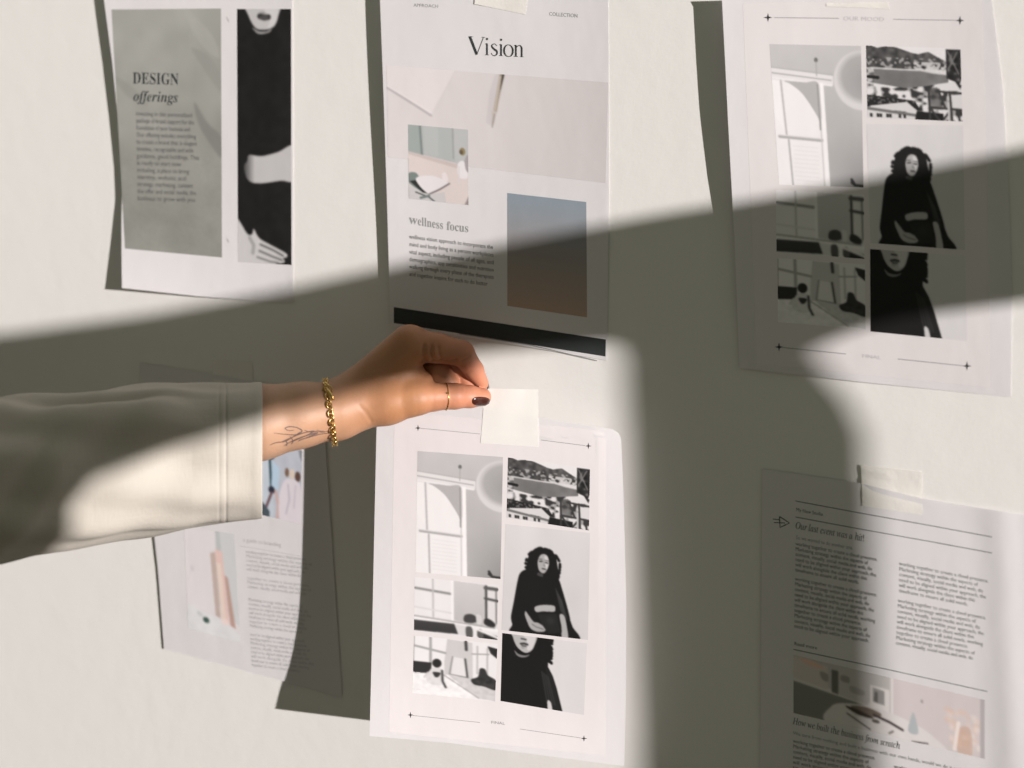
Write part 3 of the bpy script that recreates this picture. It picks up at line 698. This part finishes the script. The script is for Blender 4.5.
p5.text([(t, 793, 742.5+5.3*k, 875-[0, 6, 4, 1, 5, 9][k], .21, 5.4) for k, t in enumerate(L1)], 'body_text', M['text_ink'])
p5.text([(t, 894, 768+5.3*k, 980, .21, 5.4) for k, t in enumerate(L1[:4])], 'body_text', M['text_ink'])
p5.quads([([(779.5, 516.5), (789.5, 523), (780, 527.5), (779.5, 516.5)], .5), ([(773, 519), (780, 520)], .4), ([(774, 522.5), (785, 523)], .4)], 'arrow_mark', M['ink'])

# ---------------------------------------------------------------- sheet behind the arm (lower left)
p6 = Sheet(swap([(139, 363), (147, 450), (154.5, 538), (158, 570), (161, 610), (164, 649)]), swap([(319, 391), (325, 440), (333, 560), (342, 697)]),
           [(139, 363), (212, 374), (253, 381), (319, 391)], [(164, 649), (250, 672), (342, 697)],
           lambda s, t: 1.0+(1-s)**2*1.3+s**3*1.5+.4*np.sin(5*t)).build(
    'white sheet with rose candle photo and grey text half hidden behind the sleeve')
p6.raster([(262, 443), (302, 450.5), (300.5, 524), (262, 515)][0:4], pic_friends(), label='photo of figures in pale clothes')
p6.raster([(184, 526), (234, 534), (240.5, 643), (188, 628)], pic_candles(), label='photo of rose candles on marble')
nm = ['project brief and ideas', 'moodboard selection', 'colour references', 'to be agreed together']
T6 = [('a guide to branding', 243, 541.5, 281, .14, 6)]
p6.text(T6, 'heading_text', M['faint_ink'])
e6 = [306, 312, 308, 305, 302, 0, 310, 311, 306, 0, 0, 303, 308, 311, 305, 304, 307, 302, 0, 305, 307, 310, 306, 309, 314, 309, 300]
p6.text([((L2*3)[k], 246+.22*k, 553+4.35*k, e6[k], .13, 4.6) for k in range(len(e6)) if e6[k]], 'body_text', M['faint_ink'])
p6.quads([([(240, 546), (300, 556)], .3)], 'rule_line', M['faint_ink'])

# ---------------------------------------------------------------- tape strips
def tape(quad, wfun, label, m='tape', nx=14, ny=12, wob=.6):
    u, v = np.meshgrid(np.linspace(0, 1, nx), np.linspace(0, 1, ny)); q = np.array(quad, float)
    p = ((1-u)*(1-v))[..., None]*q[0]+(u*(1-v))[..., None]*q[1]+(u*v)[..., None]*q[2]+((1-u)*v)[..., None]*q[3]
    r = np.random.default_rng(int(q.sum()))
    # torn short edges wobble a little
    p[:, 0, 0] += r.normal(0, wob*.4, ny); p[:, -1, 0] += r.normal(0, wob*.4, ny)
    Fr = W(p[..., 0], p[..., 1], wfun(u, v, p[..., 0], p[..., 1])*MM).reshape(-1, 3)
    Bk = Fr+np.array([0, .0001, 0]); n = nx*ny
    Fc = grid_faces(nx, ny).tolist()+grid_faces(nx, ny, n, True).tolist()
    ring = [i for i in range(nx)]+[nx-1+nx*j for j in range(1, ny)]+[nx*(ny-1)+i for i in range(nx-2, -1, -1)]+[nx*j for j in range(ny-2, 0, -1)]
    q = len(ring)
    for k in range(q): Fc.append((2*n+k, 2*n+(k+1) % q, 2*n+q+(k+1) % q, 2*n+q+k))
    return mesh('tape_strip', np.concatenate([Fr, Bk, Fr[ring], Bk[ring]]), Fc, M[m], smooth=True, label=label, category='tape', group='tape strips holding the sheets')
def over(sh, extra=.5, edge=None):
    def f(u, v, px, py):
        a, b = sh.st(px, py)
        yt = interp(sh.T, px)
        on = np.clip((py-yt)/16+.5, 0, 1)
        return (sh.wf(a, b))*on+.3*(1-on)+extra+(edge(u, v) if edge else 0)
    return f
tape([(475, -13), (531, -22), (525.5, 14.5), (474.5, 4)], over(p2, .25, lambda u, v: (1-u)**6*.5), 'cream tape strip at the top of the Vision sheet')
tape([(826, -24), (888, -24), (889, 9), (826.5, 6.5)], over(p3, .25), 'cream tape strip at the top of the upper right mood board sheet')
tape([(861, 465), (921.5, 471.5), (922.5, 515), (862.5, 506)], over(p5, .25, lambda u, v: (1-u)**8*.9*(1-.4*v)+.8*np.exp(-((v-.12-.2*u)/.05)**2)*(u < .5)), 'cream tape strip on the two-column text sheet, its left edge curling')
tape([(212.5, 359), (252, 362), (253, 391), (213, 387)], over(p6, .25), 'cream tape strip in the shade just above the sleeve')
def heldw(u, v, px, py):
    a, b = p4.st(px, py); base = p4.wf(a, b)+.25
    pin = 36+0*u
    k = np.clip((.55-v)/.55, 0, 1)**1.5
    free = pin-6*u+1.5*np.sin(u*3.0)
    return base*(1-k)+np.maximum(free, base)*k + .6*np.sin(u*5)**2*(1-v)*v
tape([(485, 388.5), (538, 389.5), (538.5, 447), (480.5, 443)], heldw, 'square of cream tape pinched between finger and thumb', 'held_tape', nx=24, ny=22, wob=.3)

# ------------------------------------------------------------------ the arm and hand as one field
def cp(px, py, w, r): return np.append(W(px, py, w*MM), r*MM)
def cone(G, a, b):
    pa = G-a[:3].astype(np.float32); ba = (b[:3]-a[:3]).astype(np.float32)
    h = np.clip(pa@ba/float(ba@ba), 0, 1)
    return np.linalg.norm(pa-h[..., None]*ba, axis=-1)-(a[3]+(b[3]-a[3])*h).astype(np.float32)
def smin(a, b, k):
    h = np.clip(.5+.5*(b-a)/k, 0, 1); return b*(1-h)+a*h-k*h*(1-h)

PALM = []   # (a, b, k mm)
def add(a, b, k): PALM.append((cp(*a), cp(*b), k))
for dw in (-8, 8):
    add((60, 480, 229+dw*.5, 24), (225, 437, 157+dw*.6, 24.5), 8); add((225, 437, 157+dw*.6, 24.5), (262, 422.5, 140+dw*.8, 26.6), 8)
    add((262, 421.5, 140+dw, 28.0), (300, 415, 122+dw, 24.3), 8)
    add((300, 415, 122+dw, 24.3), (336, 410, 105+dw, 21.5), 8)
add((336, 410, 108, 21.5), (352, 399, 100, 18.5), 8)
add((352, 397, 98, 18.5), (409, 345.5, 75, 17.0), 10)      # index metacarpal
add((352, 398, 88, 17), (408, 346, 60, 14.5), 8)
add((350, 400, 78, 16), (404, 349, 46, 13), 8)
add((348, 404, 70, 14), (399, 354, 33, 11.5), 8)
add((338, 411, 106, 19), (388, 401.5, 92, 17.2), 10)       # thenar
add((388, 401.5, 92, 17), (418, 398, 84, 13.2), 8)
add((372, 388, 88, 17), (404, 376, 76, 15), 10)            # web
add((404, 378, 78, 12), (424, 382, 74, 7.5), 8)
FING = dict(
    thumb=[(412, 398.5, 86, 13.6), (432, 397, 77, 11.3), (455, 396.2, 66, 10.2), (470, 396.6, 56, 8.9), (482.5, 397.0, 48, 7.3)],
    index=[(410, 345, 74, 14.5), (437, 348, 66, 12.0), (462, 353.5, 56, 10.3), (474, 370, 47, 8.0), (481.8, 383, 40, 5.8)],
    middle=[(410, 347, 58, 13), (432, 350, 44, 10.5), (451, 355, 41, 9.4), (462, 370, 42, 8.5), (468.5, 383, 42, 7.3)],
    ring=[(404, 350, 46, 12), (428, 353, 34, 10), (428, 362, 49, 10.2), (438, 371, 54, 10.4), (449.5, 383, 52, 9.0)],
    little=[(398, 355, 33, 11), (414, 358, 24, 8.8), (424, 362, 24, 8.2), (428, 371, 36, 8.4), (434, 381, 42, 7.6)],
)
def field(G):
    d = np.full(G.shape[:-1], 1.0, np.float32)
    for a, b, k in PALM: d = smin(d, cone(G, a, b), k*MM)
    allf = None
    for nm_, ch in FING.items():
        c = [cp(*p) for p in ch]; f = cone(G, c[0], c[1])
        for i in range(1, len(c)-1): f = smin(f, cone(G, c[i], c[i+1]), 2.2*MM)
        root = c[0][:3]; dist = np.linalg.norm(G-root.astype(np.float32), axis=-1)
        k = .5+7*np.exp(-(dist/(20*MM))**2)
        d = smin(d, f, k*MM) if allf is None else smin(d, f, k*MM)
        allf = f
    return d

def surface_nets(F_, origin, h):
    s = F_ < 0; nx, ny, nz = F_.shape
    cnt = np.zeros((nx-1, ny-1, nz-1), np.uint8)
    for dx in (0, 1):
        for dy in (0, 1):
            for dz in (0, 1): cnt += s[dx:nx-1+dx, dy:ny-1+dy, dz:nz-1+dz]
    act = (cnt > 0) & (cnt < 8); idx = np.argwhere(act); ids = -np.ones(act.shape, np.int64); ids[act] = np.arange(len(idx))
    acc = np.zeros((len(idx), 3)); num = np.zeros(len(idx))
    cor = [(a, b, c) for a in (0, 1) for b in (0, 1) for c in (0, 1)]
    for i in range(8):
        for j in range(i+1, 8):
            A, B = np.array(cor[i]), np.array(cor[j])
            if np.abs(A-B).sum() != 1: continue
            fa = F_[tuple((idx+A).T)]; fb = F_[tuple((idx+B).T)]; m = (fa < 0) != (fb < 0)
            t = np.where(m, fa/(fa-fb+1e-20), 0)[:, None]
            acc += np.where(m[:, None], A+(B-A)*t, 0); num += m
    V = origin+(idx+acc/num[:, None])*h
    Q = []
    for ax in range(3):
        o1, o2 = [(1, 2), (2, 0), (0, 1)][ax]
        sl0 = [slice(1, -1)]*3; sl1 = [slice(1, -1)]*3
        sl0[ax] = slice(0, -1); sl1[ax] = slice(1, None)
        a = s[tuple(sl0)]; b = s[tuple(sl1)]
        for flip, mk in ((0, a & ~b), (1, ~a & b)):
            e = np.argwhere(mk)
            off = np.array([1, 1, 1]); off[ax] = 0; e = e+off
            def g(d1, d2):
                q = e.copy(); q[:, o1] -= d1; q[:, o2] -= d2
                return ids[tuple(q.T)]
            q = np.stack([g(1, 1), g(0, 1), g(0, 0), g(1, 0)], 1)
            Q.append(q[:, ::-1] if flip else q)
    return V, np.concatenate(Q)

allp = np.array([x for a, b, k in PALM for x in (a, b)]+[cp(*p) for c in FING.values() for p in c])
lo = allp[:, :3].min(0)-.045; hi = allp[:, :3].max(0)+.03
H = .0010
n3 = np.ceil((hi-lo)/H).astype(int)
Fv = np.empty(n3, np.float32); step = 24
yy = (lo[1]+np.arange(n3[1])*H).astype(np.float32); zz = (lo[2]+np.arange(n3[2])*H).astype(np.float32)
for i0 in range(0, n3[0], step):
    xx = (lo[0]+np.arange(i0, min(i0+step, n3[0]))*H).astype(np.float32)
    G3 = np.stack(np.meshgrid(xx, yy, zz, indexing='ij'), -1); Fv[i0:i0+len(xx)] = field(G3)
HV, HF = surface_nets(Fv, lo, H)
# creases sculpted into the skin
def gradn(P):
    e = .0006; g = np.stack([field((P+np.eye(3)[k]*e).astype(np.float32))-field((P-np.eye(3)[k]*e).astype(np.float32)) for k in range(3)], -1)
    return g/(np.linalg.norm(g, axis=-1)[:, None]+1e-12)
HN = gradn(HV)
hx, hy = PX(HV)
facing = np.clip((-(HV-CAM)*HN).sum(1)/np.linalg.norm(HV-CAM, axis=1)*2, 0, 1)
def crease(pts, depth, sig):
    P = catmull(pts, 6) if len(pts) > 2 else np.array(pts, float)
    dmin = np.full(len(HV), 1e9)
    for a, b in zip(P[:-1], P[1:]):
        ab = b-a; t = np.clip(((hx-a[0])*ab[0]+(hy-a[1])*ab[1])/(ab@ab+1e-9), 0, 1)
        dmin = np.minimum(dmin, np.hypot(hx-a[0]-t*ab[0], hy-a[1]-t*ab[1]))
    return -depth*MM*np.exp(-(dmin/sig)**2)*facing
disp = crease([(424.5, 346), (423, 354), (425, 362)], 1.0, 1.5)-crease([(428, 345), (427.5, 353), (430, 361)], .7, 1.5)+crease([(432, 346), (430.8, 354), (433.5, 361)], 1.1, 1.3)-crease([(435, 345.5), (435.2, 353), (437.5, 360)], .7, 1.4)+crease([(438.5, 347), (439.5, 354), (441, 360)], 1.0, 1.5)
disp += crease([(423, 363), (434, 361.5), (448, 361.5), (456, 360)], 1.6, 1.6)
disp += crease([(461, 361), (466, 358.5), (470, 356)], .6, 1.0)+crease([(466, 373.5), (471, 371.5)], .35, .9)
disp += crease([(461.5, 387), (462.5, 391)], .3, .8)+crease([(465, 387.5), (466, 391.5)], .3, .8)
disp += crease([(441, 376), (444, 373), (447, 372)], .5, 1.2)+crease([(371, 421), (365, 412), (360, 406)], .4, 2)
HV = HV+HN*disp[:, None]
# skin tone: paler palm side and forearm, pinker finger ends
base = np.array([.40, .185, .088]); pink = np.array([.50, .205, .12]); pale = np.array([.475, .295, .195])
tpink = np.clip((hx-415)/55, 0, 1)[:, None]; tpal = np.clip((395-hx)/110, 0, 1)[:, None]*.8
colr = base*(1-tpink)+pink*tpink; colr = colr*(1-tpal)+pale*tpal
colr *= (1+.04*np.sin(hx*.21+hy*.17)*np.sin(hy*.13))[:, None]
colr = np.clip(colr*(1-np.clip(-disp/MM*.07, 0, .1))[:, None], 0, 1)  # creases also darkened in the colour, as painted-in shade
person = mesh('person', HV, HF, M['skin'], smooth=True, cols=colr,
              label='left hand and forearm of a person in a cream sleeve, pinching tape above a sheet', category='person')
sub = np.argwhere(True)
bvh = BVHTree.FromPolygons([tuple(v) for v in HV.tolist()], [tuple(f) for f in HF.tolist()])
def hit(px, py):
    d = W(px, py, .1)-CAM; d /= np.linalg.norm(d)
    loc, nrm, i, dist = bvh.ray_cast(Vector(CAM), Vector(d))
    return (np.array(loc), np.array(nrm)) if loc is not None else (None, None)

# thumb nail, index nail
def nail(cx, cy, rx, ry, ang, name, thick=.6, label=None, squareness=2.6):
    V = []; rows = 10; seg = 28; Fc = []
    c0, n0 = hit(cx, cy)
    ca, sa = math.cos(ang), math.sin(ang)
    for j in range(rows+1):
        r = j/rows
        for k in range(seg):
            a = 2*math.pi*k/seg
            ex = abs(math.cos(a))**(2/squareness)*math.copysign(1, math.cos(a)); ey = abs(math.sin(a))**(2/squareness)*math.copysign(1, math.sin(a))
            x, y = rx*r*ex, ry*r*ey
            p, n = hit(cx+x*ca-y*sa, cy+x*sa+y*ca)
            if p is None: p, n = last
            last = (p, n)
            V.append(p+n*(thick*MM*(1-r**6)+(.02 if j < rows else -.25)*MM))
    for j in range(rows):
        for k in range(seg):
            l = (k+1) % seg; Fc.append((j*seg+k, (j+1)*seg+k, (j+1)*seg+l, j*seg+l))
    o = mesh(name, V, Fc, M['nail'], person, smooth=True)
    if label: o['label'] = label
    return o
nail(481.2, 401.5, 9.8, 4.9, .05, 'thumb_nail', .7, 'dark brown lacquered thumb nail')
pts = [(484.2, 377), (486.6, 381), (488, 385.5), (488.2, 388)]
c = cp(483.5, 383, 38, 5.8)
ip = np.array([W(x, y, w*MM) for (x, y), w in zip([(485.5, 376), (487.6, 380.5), (488.8, 385), (489.2, 389.3)], (38.5, 36.5, 34.5, 33))])
V = []; Fc = []
dv = FWD
for i, p in enumerate(ip):
    hw = [.0035, .0045, .0042, .0025][i]
    for k in range(5):
        a = (k-2)/2; V.append(p+dv*hw*a+RGT*(-.0016*a*a))
for i in range(3):
    for k in range(4): Fc.append((i*5+k, i*5+k+1, (i+1)*5+k+1, (i+1)*5+k))
o = mesh('index_nail', V, Fc, M['nail'], person, smooth=True); md = o.modifiers.new('s', 'SOLIDIFY'); md.thickness = .0005; md.offset = 0
o['label'] = 'dark lacquered index finger nail seen edge on'

# tattoo strokes lying on the skin
def skin_ribbon(lines, name, m):
    V = []; Fc = []; n = 0
    for pts, hw in lines:
        P = catmull(pts, 7); T = np.gradient(P, axis=0); T /= np.linalg.norm(T, axis=1)[:, None]+1e-9
        prev = None
        for i, p in enumerate(P):
            taper = hw*(.5+.5*math.sin(math.pi*i/(len(P)-1)))
            N = np.array([-T[i, 1], T[i, 0]])*taper
            a, na = hit(*(p+N)); b, nb = hit(*(p-N))
            if a is None or b is None: prev = None; continue
            V += [a+na*.00022, b+nb*.00022]
            if prev is not None: Fc.append((prev, prev+1, n+1, n))
            prev = n; n += 2
    return mesh(name, V, Fc, m, person, smooth=True, label='thin grey line tattoo on the inner wrist')
TT = [([(274, 433), (283, 434), (296, 434.5), (302, 431), (297, 427.5), (289, 426.6), (285, 428.5), (289, 430.5), (294, 430)], .55),
      ([(270, 445), (276, 442.5), (284, 441.5), (291, 438), (300, 432)], .5),
      ([(281, 442), (290, 438), (303, 433), (314, 431), (305, 436), (291, 442)], .5),
      ([(284, 445.5), (294, 440), (308, 435), (318, 432.5), (310, 436), (298, 441)], .5),
      ([(304, 430), (311, 432), (318, 431), (324, 431)], .5), ([(317, 429.5), (321, 432), (328, 431)], .45),
      ([(299, 440), (309, 437), (320, 434), (329, 433)], .5), ([(285, 440), (287, 443), (286, 446)], .5), ([(290, 436), (293, 441), (291, 444)], .45)]
skin_ribbon(TT, 'tattoo', M['tattoo'])

# ------------------------------------------------------------------ sleeve
YT = [(-380, 425), (-200, 418), (-100, 408), (0, 401), (56, 396.5), (94, 394), (125, 389), (156, 383.5), (187, 387), (219, 385), (262, 384.2)]
YBm = [(-380, 640), (-200, 600), (-100, 575), (0, 559), (47, 553), (78, 546.5), (125, 538.5), (187, 527.5), (234, 520), (261, 516.5)]
def smooth_edge(pts, x):
    return sum(interp(pts, x+k) for k in range(-14, 15, 2))/15 if x < 248 else interp(pts, x)
def sleeve_w(px): return 140+(262-px)*.44
def sleeve_mesh():
    xs = np.concatenate([np.linspace(-380, 0, 50, endpoint=False), np.linspace(0, 262, 190)]); nphi = 220
    phi = np.arange(nphi)*2*math.pi/nphi
    r = np.random.default_rng(12); rows = []
    xc = np.linspace(0, 1, len(xs))
    for i, x in enumerate(xs):
        yt = smooth_edge(YT, x); yb = smooth_edge(YBm, x); cy = (yt+yb)/2; hh = (yb-yt)/2
        w0 = sleeve_w(x)*MM
        c = W(x, cy, w0); up = (W(x, yt, w0)-W(x, yb, w0))/2; v = c-CAM; v /= np.linalg.norm(v)
        dep = .052+.010*np.clip((262-x)/262, 0, 2)
        e = 1.0
        ca, sa = np.cos(phi), np.sin(phi); ca = np.sign(ca)*np.abs(ca)**.8; sa = np.sign(sa)*np.abs(sa)**.8    # ca up, sa towards camera (-v)
        # long soft folds running along the arm, fading at the cuff
        fade = np.clip((262-x)/70, 0, 1)
        d = (.0030*np.sin(5*phi+.018*x+1.2*np.sin(.02*x))+.0022*np.sin(9*phi-.03*x+2)+.0016*np.sin(3*phi+.07*x)*1.0)*fade
        # slanting folds near the elbow
        q = (phi-1.9)*40+(x-20)*.55
        d = d+.0042*np.exp(-((q-10)/9)**2)*np.clip((150-x)/110, 0, 1)-.0035*np.exp(-((q+12)/8)**2)*np.clip((150-x)/110, 0, 1)
        q2 = (phi-.55)*60-(x-120)*.12
        d = d-.0042*np.exp(-((q2)/7)**2)*np.exp(-((x-120)/85)**2)+.0035*np.exp(-((q2-17)/8)**2)*np.exp(-((x-110)/90)**2)
        # stitched hem
        d = d+.0006*np.exp(-((x-257)/5)**2)-.0009*(np.exp(-((x-226)/1.0)**2)+.6*np.exp(-((x-219)/1.0)**2))
        lim = np.abs(sa)**.5*.9+.1
        d = d*lim
        P = c+ca[:, None]*up-sa[:, None]*v*dep
        nrm = ca[:, None]*up/np.linalg.norm(up)-sa[:, None]*v
        rows.append(P+nrm*d[:, None])
    V = np.concatenate(rows); n = len(xs); Fc = []
    for i in range(n-1):
        for k in range(nphi):
            l = (k+1) % nphi; Fc.append((i*nphi+k, (i+1)*nphi+k, (i+1)*nphi+l, i*nphi+l))
    return V, Fc
o = mesh('shirt_sleeve', *sleeve_mesh(), M['linen'], person, smooth=True); o['label'] = 'loose cream linen sleeve'
md = o.modifiers.new('cloth', 'SOLIDIFY'); md.thickness = .0013; md.offset = -1

# ------------------------------------------------------------------ bracelet and ring, wrapped on the skin
def wrap(c, v1, v2, gap, n=90, sag=None):
    P = []
    for k in range(n):
        a = 2*math.pi*k/n; dr = v1*math.cos(a)+v2*math.sin(a)
        t = np.linspace(.002, .06, 240); pts = c+t[:, None]*dr
        f = field(pts.astype(np.float32)); j = np.argmax(f > 0) if (f > 0).any() else 60
        P.append(c+dr*(t[j]+gap+(sag(a) if sag else 0)))
    return np.array(P)
c = W(330, 411, .109); v1 = W(334.6, 444, .109)-W(325.5, 381, .109); v1 /= np.linalg.norm(v1)
v2 = c-CAM; v2 -= v1*(v2@v1); v2 /= np.linalg.norm(v2)
path = wrap(c, v1, v2, .0012, 160, lambda a: .0012*max(0, math.cos(a))**2-.0002)
def resample(P, n):
    Q = np.vstack([P, P[:1]]); L = np.r_[0, np.cumsum(np.linalg.norm(np.diff(Q, axis=0), axis=1))]
    t = np.linspace(0, L[-1], n, endpoint=False); return np.stack([np.interp(t, L, Q[:, k]) for k in range(3)], 1)
NL = 54
Pn = resample(path, NL); cen = Pn.mean(0); parts = []
for i in range(NL):
    T = Pn[(i+1) % NL]-Pn[i-1]; T /= np.linalg.norm(T); Nn = Pn[i]-cen; Nn -= T*(Nn@T); Nn /= np.linalg.norm(Nn); B = np.cross(T, Nn)
    tw = .62 if i % 2 else -.62
    N2 = Nn*math.cos(tw)+B*math.sin(tw); B2 = -Nn*math.sin(tw)+B*math.cos(tw)
    a = np.linspace(0, 2*math.pi, 14, endpoint=False)
    lp = Pn[i]+np.cos(a)[:, None]*T*.0028+np.sin(a)[:, None]*B2*.0024
    parts.append(tube(lp, .00066, 6, True))
brac = mesh('bracelet', *join(parts), M['gold'], smooth=True, label='chunky gold chain bracelet around the wrist', category='bracelet')
def ball(c, r, n=10):
    V = []; Fc = []
    for j in range(n+1):
        for k in range(2*n):
            t = math.pi*j/n; p = math.pi*k/n; V.append(c+r*np.array([math.sin(t)*math.cos(p), math.sin(t)*math.sin(p), math.cos(t)]))
    for j in range(n):
        for k in range(2*n):
            l = (k+1) % (2*n); Fc.append((j*2*n+k, (j+1)*2*n+k, (j+1)*2*n+l, j*2*n+l))
    return V, Fc
b0_ = hit(326, 384)[0]
mesh('clasp_bead', *ball(b0_-FWD*.002, .0024), M['gold'], brac, smooth=True)
pa, pb = hit(325.5, 386), hit(334.5, 398.5)
mesh('toggle_bar', *tube([pa[0]-FWD*.0035, hit(329, 390)[0]-FWD*.004, hit(332, 395)[0]-FWD*.0035, pb[0]-FWD*.003], [.0012, .0019, .0016, .0008], 10), M['gold'], brac, smooth=True)
mesh('toggle_ring', *tube([hit(328, 389)[0]-FWD*.003+.0038*(RGT*math.cos(a)+UPV*math.sin(a)) for a in np.linspace(0, 6.283, 20, endpoint=False)], .0007, 6, True), M['gold'], brac, smooth=True)
q, _ = hit(333.5, 436)
mesh('end_bead', *ball(W(334.6, 443.5, .109), .0022), M['gold'], brac, smooth=True)

ta, tb = np.array(FING['thumb'][1]), np.array(FING['thumb'][2]); f = .6
c = W(*(ta[:2]*(1-f)+tb[:2]*f), (ta[2]*(1-f)+tb[2]*f)*MM); ax = W(*tb[:2], tb[2]*MM)-W(*ta[:2], ta[2]*MM); ax /= np.linalg.norm(ax)
v1 = UPV-ax*(UPV@ax); v1 /= np.linalg.norm(v1); v2 = np.cross(ax, v1)
rp = wrap(c, v1, v2, .0002, 48)
ringo = mesh('finger_ring', *tube(rp, .00045, 8, True), M['gold'], smooth=True, label='thin gold ring around the thumb', category='ring')
s0 = hit(447, 393)[0]
mesh('ring_stone', *ball(s0-FWD*.0005, .0008, 8), M['gold'], ringo, smooth=True)

# ------------------------------------------------------------------ light, camera, view
sl = bpy.data.lights.new('sun', 'SUN'); sl.energy = 6.3; sl.angle = math.radians(.48); sl.color = (1.0, .95, .935)
so = bpy.data.objects.new('sun', sl); COL.objects.link(so); so.rotation_euler = Vector(-SUN).to_track_quat('Z', 'Y').to_euler(); so.location = (3, -2, 3)
wd = bpy.data.worlds.new('world'); S.world = wd; wd.use_nodes = True
bg = wd.node_tree.nodes['Background']; bg.inputs[0].default_value = (.94, 1.0, .80, 1); bg.inputs[1].default_value = .168

cam = bpy.data.cameras.new('camera'); co = bpy.data.objects.new('camera', cam); COL.objects.link(co)
cam.sensor_width = 36; cam.lens = F/1024*36; cam.shift_y = -384/1024; cam.clip_start = .01
co.location = CAM; co.rotation_euler = (math.pi/2, 0, TH)
cam.dof.use_dof = True; cam.dof.focus_distance = float((W(450, 385, .05)-CAM)@FWD); cam.dof.aperture_fstop = 2.8
S.camera = co
S.view_settings.view_transform = 'Standard'; S.view_settings.look = 'None'; S.view_settings.exposure = 0; S.view_settings.gamma = 1
S.view_settings.use_curve_mapping = False
